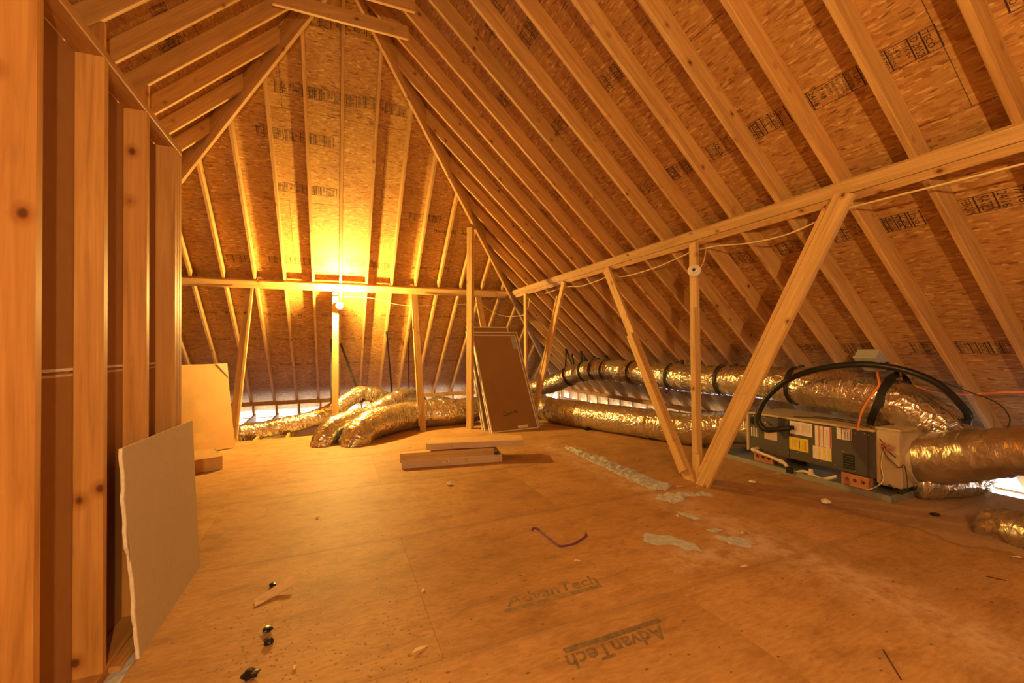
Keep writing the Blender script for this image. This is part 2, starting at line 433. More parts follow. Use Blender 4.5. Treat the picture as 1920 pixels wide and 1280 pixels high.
for side in ('right', 'back', 'left'):
    ceil[side] = struct(slab('ceiling_' + side, side, region(side), .013, .03, 'felt', None))
    row = 0
    v0 = -.74
    while v0 < VMAX:
        u0 = -12.0 + (1.22 if row % 2 else 0) + (.35 if side == 'back' else .1)
        while u0 < 12:
            poly = [(u0 + .002, v0 + .002), (u0 + 2.438, v0 + .002), (u0 + 2.438, v0 + 1.218), (u0 + .002, v0 + 1.218)]
            if side == 'back':
                poly = clip(poly, 1, -C_, 0); poly = clip(poly, -1, -C_, 0) if poly else poly
            else:
                poly = clip(poly, 1, -C_, 0); poly = clip(poly, -1, 0, -(YB - YA)) if poly else poly
            poly = clip(poly, 0, -1, 0) if poly else poly
            poly = clip(poly, 0, 1, VMAX) if poly else poly
            if len(poly) >= 3:
                slab('sheathing_panel', side, poly, 0, .0115, 'osb', ceil[side], (random.uniform(0, 40), random.uniform(0, 40)))
            u0 += 2.44
        v0 += 1.22; row += 1
HIPN = {'right': V((1, -1, 0)).normalized(), 'left': V((-1, -1, 0)).normalized()}
def rafter(side, u):
    """u = position of its centre along the eave, measured from the apex"""
    e, dn, n = ED[side], DN[side], NI[side]
    if side == 'back':
        st = abs(u)
        q = (P0 + V((.0, .0, 0)), HIPN['right' if u > 0 else 'left']) if abs(u) > .05 else None
    else:
        st = max(0, u); q = (P0, HIPN[side]) if u > .0 else None
    if q:
        # the jack rafter is cut against the hip's cheek
        sgn = -1 if side == 'back' else 1
        q = (q[0] + q[1] * .019 * sgn, q[1])
    v0 = st / C_ if q else .025
    a = P0 + e * u + dn * v0 - n * (RD / 2); b = P0 + e * u + dn * (RUN / C_) - n * (RD / 2)
    return board('rafter', a, b, e, RW, RD, 'wood', ceil[side], planes=(q, None))
k = -10
while True:
    y = .985 + .4125 * k - .019
    if y > YA + 5.4: break
    if y > YB + .1: rafter('right', y - YA)
    k += 1
k = -18
while True:
    y = 4.327 + .4035 * k - .019
    if y > YA + 5.4: break
    if y > YB + .1: rafter('left', y - YA)
    k += 1
for k in range(-13, 14): rafter('back', .4062 * k)
HB = .145                                # the hip's bottom edge hangs this much under the rafters
for sx, side in ((1, 'right'), (-1, 'left')):
    d = V((sx, 1, -S)); x = d.normalized()
    vert = HB + RD / C_ - .03
    mid = P0 + V((0, 0, -HB + vert / 2))
    board('hip_rafter', mid + x * .0, mid + d * (RUN - .05), V((1, -sx, 0)), RW, vert * .839, 'wood', ceil['back'])
board('ridge_board', (XR, YB, ZR + .06), (XR, YA + .0, ZR + .06), V((1, 0, 0)), RW, .235, 'wood', ceil['right'])

# printed stamps on the sheathing
def stamp_strip(lines, H=.125, seed=0):
    g = Geo(); rnd = random.Random(seed); a = 0.0      # x down the slope, y along the row
    lw = .0035
    for txt, size, pre in lines:
        if pre:
            g.rect(0, a - lw, H, a + lw)
        a += size * 1.15
        if txt: g.text(txt, .010, a - size * .95, size, H - .016)
    g.rect(0, a + .012, H, a + .012 + 2 * lw)
    g.rect(0, -.006, lw, a + .012); g.rect(H - lw, -.006, H, a + .012)
    return g, a
LN1 = [('TECO', .034, True), ('TESTED', .034, False), ('24/16', .045, True), ('7/16', .045, False), ('RATED', .026, False), ('SHEATHING', .026, False), ('SIZED FOR', .022, False), ('SPACING', .022, False), ('EXPOSURE 1', .030, True), ('PS 2-04', .030, False), ('MILL 502', .034, True), ('DOC', .05, True)]
LN2 = [('EXPOSURE 1', .034, True), ('RATED', .034, False), ('SHEATHING', .026, True), ('24/16', .03, False), ('7/16 IN', .03, False), ('D 2052', .045, True), ('TECO', .038, True)]
LN3 = [('TECO', .05, True), ('PERFORM', .06, False), ('RATED', .075, True), ('24/16', .06, True), ('7/16', .06, False)]
strips = []
for i, ln in enumerate((LN1, LN2, LN3)):
    g, a = stamp_strip(ln, .13); strips.append((g.mesh('stamp', 'ink'), a))
words = []
for s_, sz in (('Horizontal    Rafter', .085), ('This side down   24', .075), ('Vertical    Stud  16', .085)):
    g = Geo(); g.text(s_, 0, 0, sz); words.append(g.mesh('stamp', 'ink'))
def put_stamp(side, me, u, v):           # lettering runs down the slope
    e, dn, n = ED[side], DN[side], NI[side]
    o = P0S + e * u + dn * v + n * .0012
    y = n.cross(dn); inst('stamp', me, ceil[side], frame(o, dn, y, n))
def put_words(side, me, u, v):           # lettering runs along the row
    e, dn, n = ED[side], DN[side], NI[side]
    o = P0S + e * u + dn * v + n * .0012
    x = e if n.cross(e).dot(dn) < 0 else -e
    inst('stamp', me, ceil[side], frame(o, x, n.cross(x), n))
for i, y in enumerate((3.40, 3.02, 2.56, 2.20, 1.84, 1.42, .9)): put_stamp('right', strips[i % 2][0], y - YA, 3.635)
for i, y in enumerate((3.3, 2.55, 2.1, 1.84, 1.42, 1.0)): put_stamp('right', strips[(0, 1, 0, 1, 2, 0)[i]][0], y - YA, 4.70)
for i, y in enumerate((4.2, 3.6, 3.0, 2.5, 2.05, 1.6)): put_stamp('right', strips[i % 2][0], y - YA, 6.0)
for y, v in ((3.02, 2.66), (3.46, 1.92), (4.22, 2.05), (3.83, 2.64), (3.66, 1.6), (4.6, 3.2), (5.1, 3.3), (4.0, 5.2), (5.0, 5.3), (5.9, 4.9)): put_stamp('right', strips[1][0], y - YA, v)
for x, v, i in ((-.62, 1.40, 0), (-.2, 1.40, 0), (.30, 1.38, 1), (.62, 1.4, 1), (-.86, 1.95, 1), (-.55, 1.95, 1), (-.28, 1.95, 1), (-.68, 2.66, 0), (-.24, 2.66, 1), (.05, .60, 1), (.36, .62, 0), (-.3, .64, 1), (1.1, 2.9, 0), (-1.45, 3.9, 1), (-.9, 3.88, 0), (-.42, 3.88, 1), (.2, 3.85, 0), (.62, 3.88, 1)): put_stamp('back', strips[i][0], x - XR, v)
for x, v, i in ((1.5, 3.2, 0), (1.25, 3.95, 2), (-2.1, 5.1, 0), (-1.1, 5.12, 1), (-.2, 5.12, 1), (.8, 5.1, 2), (1.7, 5.1, 1), (2.5, 4.6, 0), (-1.9, 5.72, 2), (-.95, 5.72, 1), (.0, 5.72, 0), (1.0, 5.72, 1), (1.9, 5.7, 2), (-.95, 6.42, 0), (.25, 6.42, 2), (1.2, 6.42, 0), (2.2, 6.42, 1)): put_words('back', words[i], x - XR, v)
for y, x, i in ((4.2, -1.25, 0), (4.75, -.72, 1), (4.45, -1.3, 1), (5.2, -1.0, 0)): put_stamp('left', strips[i][0], y - YA, (XR - x) / C_)

# ------------------------------------------------------------------ floor deck, joists and the board below them
DECK_Y, DECK_X = 6.93, 5.08
fl = struct(obj('floor', [(-5.4, YB, -.30), (5.6, YB, -.30), (5.6, 9.95, -.30), (-5.4, 9.95, -.30), (-5.4, YB, -.26), (5.6, YB, -.26), (5.6, 9.95, -.26), (-5.4, 9.95, -.26)],
     [(0, 3, 2, 1), (4, 5, 6, 7), (0, 1, 5, 4), (1, 2, 6, 5), (2, 3, 7, 6), (3, 0, 4, 7)], 'drywall'))
row = 0; y0 = 1.716 - 1.216 * 5
while y0 < DECK_Y:
    x0 = 1.625 - 2.44 * 4 + (1.22 if (row % 2) else 0)
    while x0 < DECK_X:
        a, b = max(x0 + .0006, -5.2), min(x0 + 2.4394, DECK_X); c, d = max(y0 + .0015, YB + .02), min(y0 + 1.2145, DECK_Y)
        if b - a > .05 and d - c > .05:
            uo = (random.uniform(0, 30), random.uniform(0, 30))
            vs_ = [(a, c, -.018), (b, c, -.018), (b, d, -.018), (a, d, -.018), (a, c, 0), (b, c, 0), (b, d, 0), (a, d, 0)]
            obj('floor_panel', vs_, [(0, 3, 2, 1), (4, 5, 6, 7), (0, 1, 5, 4), (1, 2, 6, 5), (2, 3, 7, 6), (3, 0, 4, 7)], 'floor', fl, uvs=[(p[0] + uo[0], p[1] + uo[1]) for p in vs_])
        x0 += 2.44
    y0 += 1.216; row += 1
for k in range(-12, 14):
    x = .11 + .4062 * k + .06
    board('floor_joist', (x, 6.0, -.139), (x, 9.9, -.139), V((1, 0, 0)), .038, .24, 'wood', fl)
board('floor_joist', (-5.2, 6.95, -.115), (5.2, 6.95, -.115), V((0, 1, 0)), .038, .18, 'wood', fl)
# faded lettering on the deck
def floor_text(x0, y0, x1, flip, ink):
    g = Geo(); L = x1 - x0
    g.rect(0, -.042, L * .96, -.012)
    g.text('AdvanTech', .03, .0, .115, L - .03)
    for k in range(14): pass
    o = g.obj('printed_lettering', ink, fl, frame(V((x1 if flip else x0, y0, .0006)), V((-1 if flip else 1, 0, 0)), V((0, -1 if flip else 1, 0)), V((0, 0, 1))))
floor_text(.745, 1.935, 1.315, False, 'floorink2')
floor_text(.85, 1.535, 1.375, True, 'floorink')

# ------------------------------------------------------------------ eave walls: a plate on short studs, open to the daylight under the roof edge
def eave_wall(name, a, b, inward, n0, n1, step, x_first):
    a, b = V(a), V(b); d = (b - a).normalized(); wv = V((0, 0, 1))
    pl = board(name, a + V((0, 0, .19)), b + V((0, 0, .19)), V((0, 0, 1)), .075, .089, 'wood'); struct(pl)
    pl.name = name
    LOC[pl.name] = V((0, 0, 0))
    def kid(nm, p, q, wd, w_, d_):
        o = board(nm, p, q, wd, w_, d_, 'wood'); o.parent = pl; o.matrix_parent_inverse = pl.matrix_basis.inverted()
    kid('sole_plate', a + V((0, 0, -.245)), b + V((0, 0, -.245)), V((0, 0, 1)), .038, .089)
    L = (b - a).length; t = x_first
    while t < L:
        p = a + d * t
        kid('stud', p + V((0, 0, -.226)), p + V((0, 0, .1525)), d, .038, .089); t += step
    # batten halfway behind
    out = -V(inward)
    kid('batten', a + out * .3 + V((0, 0, -.13)), b + out * .3 + V((0, 0, -.13)), V((0, 0, 1)), .02, .02)
    return pl
eave_wall('wall_back', (-5.2, 9.86, 0), (5.45, 9.86, 0), (0, -1, 0), 0, 0, .4062, .07)
eave_wall('wall_right', (5.51, YB, 0), (5.51, 9.8, 0), (-1, 0, 0), 0, 0, .4125, .2)
eave_wall('wall_far_left', (-5.29, YB, 0), (-5.29, 9.8, 0), (1, 0, 0), 0, 0, .4035, .2)
# rear gable behind the viewer
g = Geo()
g.add([(-5.6, YB, -.3), (5.8, YB, -.3), (5.8, YB, .0), (XR, YB, ZR + .25), (-5.6, YB, .0), (-5.6, YB - .02, -.3), (5.8, YB - .02, -.3), (5.8, YB - .02, .0), (XR, YB - .02, ZR + .25), (-5.6, YB - .02, .0)],
      [(4, 3, 2, 1, 0), (5, 6, 7, 8, 9), (0, 1, 6, 5), (1, 2, 7, 6), (2, 3, 8, 7), (3, 4, 9, 8), (4, 0, 5, 9)])
me = g.mesh('wall_rear', 'osb'); l = me.uv_layers.new(name='UVMap')
for lp in me.loops: co = me.vertices[lp.vertex_index].co; l.data[lp.index].uv = (co.x, co.z)
wr = struct(inst('wall_rear', me))
for k in range(-10, 11):
    x = XR + .4064 * k; zt = ZR - abs(x - XR) * S - .02
    if zt > .5: board('stud', (x, YB + .047, 0), (x, YB + .047, zt), V((1, 0, 0)), .038, .089, 'wood', wr)

# ------------------------------------------------------------------ the stud wall on the left
WX0, WX1 = -.902, -.813
wl = board('wall_left', ((WX0 + WX1) / 2, -1.5, 2.41), ((WX0 + WX1) / 2, 3.022, 2.41), V((1, 0, 0)), .089, .038, 'stud'); struct(wl)
def wkid(o): o.parent = wl; o.matrix_parent_inverse = wl.matrix_basis.inverted(); return o
wkid(board('bottom_plate', ((WX0 + WX1) / 2, -1.5, .019), ((WX0 + WX1) / 2, 3.022, .019), V((1, 0, 0)), .089, .038, 'stud'))
for yf in (1.740 - .4064 * 7, 1.740 - .4064 * 6, 1.740 - .4064 * 5, 1.740 - .4064 * 4, 1.740 - .4064 * 3, 1.740 - .4064 * 2, 1.740 - .4064, 1.740, 2.147, 2.553, 2.943, 2.982, 3.0215):
    wkid(board('stud', ((WX0 + WX1) / 2, yf - .019, .038), ((WX0 + WX1) / 2, yf - .019, 2.391), V((1, 0, 0)), .089, .038, 'stud'))
for z0, z1 in ((.012, 1.178), (1.183, 2.39)):
    wkid(box('drywall_sheet', (-.9155, -1.5, z0), (-.9025, 3.02, z1), 'paper_back', None, .001))
wkid(box('paper_edge', (-.9024, -1.5, 1.184), (-.9019, 3.02, 1.194), 'label', None, 0))
wkid(box('paper_edge', (-.9024, -1.5, 1.164), (-.9019, 3.02, 1.172), 'card_pale', None, 0))

# ------------------------------------------------------------------ purlins under the rafters
PD = 3.02
def purlin(side, u0, u1, label):
    e, dn, n = ED[side], DN[side], NI[side]
    base = P0 + e * u0 + dn * (PD / C_) + n * .03
    t = thing('roof_purlin', base, label, 'purlin')
    m = n * .019
    board('flat_board', P0 + e * u0 + dn * (PD / C_ + .0445) + m, P0 + e * u1 + dn * (PD / C_ + .0445) + m, dn, .089, .038, 'wood2', t)
    board('edge_board', P0 + e * (u0 + .04) + dn * (PD / C_ + .131) + n * .011, P0 + e * u1 + dn * (PD / C_ + .131) + n * .011, dn, .062, .021, 'wood2', t)
    return t
purlin('right', YB - YA + .1, PD + .02, 'long double-board purlin fixed under the right-hand slope of rafters')
purlin('back', -PD - .0, PD - .06, 'double-board purlin crossing the back slope of rafters just above the lit bulb')
# collar ties near the apex
tag(board('collar_tie', (-.53, 4.60, 4.64), (.755, 4.60, 4.64), V((0, 1, 0)), .038, .14, 'wood'), 'farther collar tie spanning the roof peak in front of the hip apex', 'collar tie', 'collar ties')
tag(board('collar_tie', (-.53, 4.20, 4.64), (.755, 4.20, 4.64), V((0, 1, 0)), .038, .14, 'wood'), 'nearer collar tie cut off by the top edge of the picture', 'collar tie', 'collar ties')

# posts standing behind the stud wall, up to the left rafters
for y, lab in ((3.935, 'post rising behind the stud wall to the rafter nearest the viewer on the left'), (4.72, 'post rising behind the stud wall to the left rafter nearer the hip')):
    tag(board('roof_post', (-1.555, y, 0), (-1.555, y, 3.70), V((1, 0, 0)), .089, .038, 'stud', planes=(None, (P0, NI['left']))), lab, 'post', 'posts behind the stud wall')

# struts and posts under the purlins
def strut(name, label, foot, top, wdir, w, parts, cat='strut', grp=None):
    """parts: list of (offset along width, offset along thickness, width, thickness, t0, t1)"""
    foot, top = V(foot), V(top)
    t = thing(name, foot, label, cat, grp)
    for i, (a, b, ww, dd, t0, t1) in enumerate(parts):
        board('main_board' if i == 0 else 'side_board', foot + (top - foot) * t0, foot + (top - foot) * t1, wdir, ww, dd, 'wood2', t, off=(a, b),
              planes=((foot, V((0, 0, 1))) if t0 == 0 else None, None))
    return t
YV = V((0, 1, 0)); XV = V((1, 0, 0))
strut('brace_post', 'upright brace carrying the empty lampholder, middle of the near V', (3.10, 3.00, 0), (3.19, 3.085, 2.235), YV, 0, [(0, 0, .089, .038, 0, 1), (-.02, .038, .060, .038, .12, .72)], 'post')
strut('brace_strut', 'far-leaning strut of the near V, left of the empty lampholder', (3.075, 3.07, 0), (3.19, 4.50, 2.235), YV, 0, [(0, 0, .110, .038, 0, 1), (.0, .038, .089, .038, .03, .62)])
strut('brace_strut', 'near-leaning strut of the near V, widest board beside the air handler', (3.045, 2.89, 0), (3.168, 1.755, 2.265), YV, 0, [(0, 0, .125, .038, 0, 1.0), (.087, -.014, .038, .038, .03, .965)])
strut('brace_post', 'thin upright brace behind the leaning brown panels on the right', (3.16, 6.93, 0), (3.20, 7.0, 2.235), YV, 0, [(0, 0, .089, .038, 0, 1)], 'post')
strut('brace_strut', 'strut leaning behind the brown panels, next to the foil duct', (3.04, 6.42, 0), (3.19, 5.58, 2.235), YV, 0, [(0, 0, .089, .038, 0, 1), (.065, 0, .038, .07, .0, .9)])
strut('brace_strut', 'left leaning strut under the back purlin beside the cardboard sheet', (-1.325, 7.16, 0), (-1.185, 7.56, 2.20), XV, 0, [(0, 0, .110, .038, 0, .96), (.04, -.035, .038, .04, .0, 1)])
strut('brace_post', 'upright post under the back purlin carrying the lit bulb', (.018, 7.22, 0), (.030, 7.56, 2.20), XV, 0, [(0, 0, .100, .038, 0, .965), (0, .038, .089, .038, 0, 1)], 'post')
strut('brace_strut', 'leaning strut under the back purlin with its foot against the foil duct', (1.258, 6.57, 0), (1.315, 7.53, 2.20), XV, 0, [(0, 0, .089, .038, 0, 1), (-.055, .0, .022, .038, .03, 1)])
strut('brace_strut', 'short strut half hidden behind the brown panels under the back purlin', (2.60, 6.74, 0), (2.49, 7.54, 2.20), XV, 0, [(0, 0, .089, .038, 0, 1), (-.055, 0, .022, .038, 0, 1)])
HD = V((1, -1, 0)).normalized()
strut('hip_post', 'tall post under the hip rafter, left of the leaning brown panels', (1.975, 6.45, 0), (2.02, 6.47, 3.165), HD, 0, [(0, 0, .105, .038, 0, 1), (.0, -.038, .089, .038, 0, 1.0)], 'post')

# ------------------------------------------------------------------ lamps and cables
def lamp_fixture(label, base, nrm, lit, name='bulb_lampholder'):
    base = V(base); n = V(nrm).normalized()
    x = n.cross(V((0, 0, 1))).normalized(); y = n.cross(x)
    mt = frame(base, x, y, n)
    t = thing(name, base, label, 'lamp')
    lathe('junction_box', [(.0, 0), (.052, 0), (.052, .038), (.0, .038)], 'box_grey', t, mt, 8)
    lathe('lampholder', [(.0, .038), (.057, .038), (.058, .046), (.050, .056), (.030, .062), (.026, .078), (.017, .080), (.015, .062), (.0, .062)], 'porcelain', t, mt, 28)
    if lit:
        lathe('bulb_cap', [(.0, .066), (.013, .066), (.013, .092), (.0, .092)], 'screw', t, mt, 16)
        o = lathe('bulb', [(.001, .090), (.014, .092), (.018, .103), (.027, .118), (.030, .132), (.027, .146), (.017, .157), (.001, .162)], lit, t, mt, 10)
    else:
        for k in range(2):
            a = .6 + pi * k
            lathe('mounting_screw', [(.0, .0), (.005, 0), (.005, .003), (0, .003)], 'black', t, mt @ Matrix.Translation((.040 * cos(a), .040 * sin(a), .052)), 10)
        lathe('socket', [(.0, 0), (.012, 0), (.012, .004), (0, .004)], 'black', t, mt @ Matrix.Translation((0, 0, .0795)), 14)
    return t
lamp_fixture('lit bulb in a porcelain holder on the back post', (.075, 7.455, 1.95), (.30, -1, .26), 'bulb1')
lamp_fixture('lit bulb in a porcelain holder on a post behind the viewer', (.1, -1.16, 1.87), (0, 1, .12), 'bulb2')
tag(board('roof_post', (.1, -1.185, 0), (.1, -1.185, 4.9), XV, .089, .038, 'wood2'), 'post behind the viewer carrying the second lit bulb', 'post')
lamp_fixture('empty white porcelain lampholder on the near brace post', (3.145, 3.035, 1.955), (-.75, -.62, .03), None, 'empty_lampholder')
def cable(name, label, pts, r, mat, cat='cable', **kw):
    return tag(tube(name, pts, r, mat, None, 6, .03, **kw), label, cat)
def on_purlin(y, dz=0, x=3.24): return V((x, y, 2.185 + dz))
cable('electric_cable', 'pale yellow cable looping in swags under the right purlin', [(3.19, -3.0, 2.15), (3.17, -1.2, 2.12), (3.19, -.2, 2.15), (3.16, .55, 2.13), (3.19, 1.2, 2.15), (3.2, 1.62, 2.165), (3.20, 1.82, 2.16), (3.22, 2.2, 2.10), (3.23, 2.55, 2.115), (3.22, 2.85, 2.16), (3.225, 3.12, 2.17), (3.23, 3.3, 2.15), (3.23, 3.7, 2.105), (3.24, 4.2, 2.10), (3.22, 4.46, 2.15), (3.23, 4.75, 2.13), (3.24, 5.2, 2.12), (3.23, 5.6, 2.16), (3.24, 6.3, 2.15)], .006, 'romex')
cable('electric_cable', 'short cable dropping from the purlin into the empty lampholder box', [(3.235, 2.98, 2.17), (3.22, 2.98, 2.10), (3.21, 3.0, 2.02), (3.19, 3.03, 1.98)], .005, 'romex')
cable('electric_cable', 'thin wire running down the near brace post', [(3.19, 3.06, 1.92), (3.155, 3.05, 1.6), (3.165, 3.055, 1.3), (3.14, 3.04, 1.0), (3.13, 3.03, .75)], .004, 'romex')
cable('electric_cable', 'pale cable sagging along the back purlin from bulb to corner', [(.16, 7.50, 2.12), (.55, 7.5, 2.12), (.95, 7.5, 2.03), (1.25, 7.48, 2.0), (1.6, 7.5, 2.02), (2.2, 7.5, 2.06), (2.48, 7.48, 2.08), (2.7, 7.5, 1.95), (2.95, 7.4, 1.85), (3.2, 7.15, 1.85), (3.22, 6.95, 1.95), (3.24, 6.9, 2.15)], .005, 'romex')

# ------------------------------------------------------------------ foil ducts
def duct_mesh(pts, rad, step=.022, seg=40, wr=.006, ridge=.0045, seed=0, n=14, squash=None):
    path = resample(crom(pts, n), step)
    # curvature makes the sleeve bunch up
    cur = []
    for i in range(len(path)):
        a, b, c = path[max(i - 3, 0)], path[i], path[min(i + 3, len(path) - 1)]
        u, v = (b - a), (c - b)
        cur.append(u.angle(v) if u.length > 1e-6 and v.length > 1e-6 else 0)
    off = V((seed * 3.7, seed * 1.3, seed * 2.1))
    rads = rad if callable(rad) else (lambda t: rad)
    N = len(path)
    def rf(i, a, p):
        t = i / (N - 1)
        q = V((cos(a) * 1.2, sin(a) * 1.2, i * step * 7)) + off
        q2 = V((cos(a) * 3.0, sin(a) * 3.0, i * step * 26)) + off
        r = rads(t) + ridge * sin(i * step / .055 * 2 * pi) + wr * noise.noise(q) + wr * .6 * noise.noise(q2)
        r += .007 * noise.noise(V((i * step * 19, seed * 5.1, cos(a) * .5)))
        r += min(cur[i], .5) * .11 * (noise.noise(V((cos(a) * 5, sin(a) * 5, i * step * 9)) + off) + .4 * noise.noise(V((cos(a) * 2, sin(a) * 2, i * step * 45)) + off))
        return r
    return path, tube_geo(path, 1, seg, rf)
def duct(name, label, pts, rad, mat='foil', seed=0, **kw):
    path, (vs_, fs) = duct_mesh(pts, rad, seed=seed, **kw)
    base = V((path[0].x, path[0].y, path[0].z))
    t = thing(name, base, label, 'duct')
    sg = kw.get('seg', 40); r0 = rad(.5) if callable(rad) else rad
    obj('sleeve', vs_, fs, mat, t, smooth=True, uvs=[((i // sg) * .022 + seed * 3.3, abs((i % sg) / sg - .5) * 4 * pi * r0) for i in range(len(vs_))])
    return t, path
def strap_loop(t, path, f, rad, hook, wid=.038, full=True):
    """a band round the duct at fraction f, its tail rising to hook"""
    i = max(1, min(len(path) - 2, int(f * (len(path) - 1))))
    p = path[i]; d = (path[i + 1] - path[i - 1]).normalized()
    hook = V(hook); up = hook - p; up = (up - d * up.dot(d)).normalized(); sd = d.cross(up)
    r = rad + .014; pl = [hook]
    if full:
        pl += [p + (up * cos(a) + sd * sin(a)) * r for a in (radians(38) + (2 * pi - 2 * radians(38)) * k / 24 for k in range(25))]
        pl.append(hook + sd * -.005)
    else:                                 # one flat tail, tucked half round the duct
        pl += [hook + (p + up * r * 1.03 - hook) * k / 6 for k in range(1, 6)]
        pl += [p + (up * cos(a) - sd * sin(a)) * r for a in (pi * 1.1 * k / 16 for k in range(17))]
    vs_, fs = [], []
    for q in pl:
        rr = (q - p).normalized() if (q - hook).length > .05 else up
        vs_ += [q - d * wid / 2, q + d * wid / 2, q + d * wid / 2 + rr * .003, q - d * wid / 2 + rr * .003]
    for k in range(len(pl) - 1):
        b = 4 * k
        for j in range(4): fs.append((b + j, b + (j + 1) % 4, b + 4 + (j + 1) % 4, b + 4 + j))
    obj('hanger_strap', vs_, fs, 'strap', t)
    # knot where it is nailed
    box('strap_knot', hook - V((.022, .022, .022)), hook + V((.022, .022, .03)), 'strap', t, .008)
def raft_pt(side, y_or_x, dist, dz=.0):
    """a point on the rafters' underside, dist = plan distance from the ridge"""
    e, dn, n = ED[side], DN[side], NI[side]
    if side == 'back': return P0 + e * (y_or_x - XR) + dn * (dist / C_) + n * .01
    return P0 + e * (y_or_x - YA) + dn * (dist / C_) + n * .01

# long duct hung along the right slope
t, p = duct('foil_duct', 'long upper foil duct slung by black straps along the right slope', [(2.75, 8.25, .30), (3.35, 7.95, .40), (3.95, 7.55, .52), (4.22, 7.05, .74), (4.33, 6.5, .84), (4.36, 5.8, .85), (4.37, 5.0, .835), (4.38, 4.2, .82), (4.40, 3.4, .84), (4.42, 2.85, .83), (4.45, 2.5, .81), (4.52, 2.2, .74), (4.62, 2.0, .62), (4.70, 1.88, .46), (4.72, 1.84, .36)], lambda t: .178 if t < .80 else .178 + .028 * sin((t - .80) / .20 * pi), seed=1, seg=44)
def pix(q):
    d = q - CAM; return 960 + 800 * d.dot(RT) / d.dot(F)
for x_, hy, hx in ((1068, 7.57, 4.364), (1098, 7.10, 4.422), (1119, 6.776, 4.509), (1141, 6.38, 4.503), (1192, 5.617, 4.607), (1264, 4.65, 4.56), (1358, 3.80, 4.588), (1492, 2.99, 4.576)):
    i = min(range(len(p)), key=lambda k: abs(pix(p[k]) - x_)); strap_loop(t, p, i / (len(p) - 1), .18, raft_pt('right', hy, hx - XR))
for x_, hy, hx in ((1075, 7.485, 4.448), (1097, 7.09, 4.479), (1124, 6.685, 4.529)):
    q = min(p, key=lambda k: abs(pix(k) - x_)); hk = raft_pt('right', hy, hx - XR)
    board('strap_tail', hk, q + V((.06, .05, .16)), V((0, 1, 0)), .034, .004, 'strap', t, ch=.001)
def flat_strap(name, pts, wid, wdir, mat, parent):
    pth = resample(crom(pts, 8), .03); vs_, fs = [], []
    for i, q in enumerate(pth):
        d = (pth[min(i + 1, len(pth) - 1)] - pth[max(i - 1, 0)]).normalized(); w_ = V(wdir); w_ = (w_ - d * w_.dot(d)).normalized(); n_ = d.cross(w_)
        vs_ += [q - w_ * wid / 2, q + w_ * wid / 2, q + w_ * wid / 2 + n_ * .004, q - w_ * wid / 2 + n_ * .004]
    for k in range(len(pth) - 1):
        for j in range(4): fs.append((4 * k + j, 4 * k + (j + 1) % 4, 4 * k + 4 + (j + 1) % 4, 4 * k + 4 + j))
    m_ = len(vs_); fs += [(3, 2, 1, 0), (m_ - 4, m_ - 3, m_ - 2, m_ - 1)]
    return obj(name, vs_, fs, mat, parent)
hk = raft_pt('right', 2.145, 4.49)
flat_strap('hanger_strap', [hk, (4.44, 2.135, .965), (4.335, 2.15, .86), (4.305, 2.18, .73), (4.33, 2.235, .61), (4.40, 2.29, .53)], .06, (0, 1, .5), 'strap', t)
flat_strap('strap_tail', [hk, hk + V((.02, -.03, -.05)), hk + V((.04, -.05, -.13))], .05, (0, 1, 0), 'strap', t)
box('strap_knot', hk - V((.04, .035, .02)), hk + V((.02, .035, .03)), 'strap', t, .01)

# trunk lying on the deck, from the air handler to the back
t, p = duct('foil_duct', 'thick foil duct lying on the deck behind the V strut', [(4.45, 3.36, .31), (4.42, 3.6, .30), (4.30, 3.9, .24), (4.14, 4.2, .205), (3.90, 4.8, .205), (3.70, 5.35, .205), (3.50, 5.9, .205), (3.40, 6.3, .205), (3.42, 6.75, .205), (3.46, 7.1, .205), (3.3, 7.5, .205)], .198, seed=2)
box('tape_tab', (3.49, 5.50, .002), (3.60, 5.56, .012), 'strap', t, .002)
t, p = duct('foil_duct', 'wide foil duct bending down to the deck below the bulb', [(2.75, 7.35, .21), (2.45, 7.12, .21), (2.1, 6.98, .205), (1.7, 6.92, .205), (1.35, 6.91, .205), (1.02, 6.78, .21), (.78, 6.57, .215), (.55, 6.36, .205), (.40, 6.23, .165), (.30, 6.13, .08), (.25, 6.08, -.03), (.23, 6.06, -.12)], lambda t: .20 + .012 * sin(t * pi), seed=3, wr=.009)
t, p = duct('foil_duct', 'short drooping foil duct whose end meets the deck, left of the wide one', [(.62, 6.98, .20), (.36, 6.74, .215), (.16, 6.54, .20), (.0, 6.36, .165), (-.10, 6.25, .08), (-.15, 6.20, -.03), (-.17, 6.18, -.12)], lambda t: .150 + .02 * sin(t * pi), seed=4, wr=.008)
t, p = duct('foil_duct', 'slim foil duct snaking along the back, rising to a grey strap', [(-1.30, 7.40, .03), (-1.0, 7.50, .045), (-.72, 7.55, .075), (-.36, 7.62, .13), (-.05, 7.72, .22), (.18, 7.84, .37), (.36, 7.94, .46), (.54, 8.03, .465), (.74, 8.10, .40), (.95, 8.25, .29), (1.10, 8.42, .14)], .135, seed=5)
i = min(range(len(p)), key=lambda k: (p[k] - V((.44, 7.97, .465))).length)
strap_loop(t, p, i / (len(p) - 1), .135, raft_pt('back', .13, 4.10), .045, False)
t, p = duct('foil_duct', 'humped foil duct rising behind the wide duct, right of the bulb post', [(.50, 7.28, .20), (.72, 7.42, .28), (.92, 7.56, .36), (1.14, 7.75, .40), (1.34, 7.98, .36), (1.5, 8.22, .24), (1.6, 8.4, .1)], .145, seed=6, wr=.009)
i = min(range(len(p)), key=lambda k: (p[k] - V((1.0, 7.62, .38))).length)
strap_loop(t, p, i / (len(p) - 1), .145, raft_pt('back', .93, 3.86), .04, False)
i = min(range(len(p)), key=lambda k: (p[k] - V((1.3, 7.92, .37))).length)
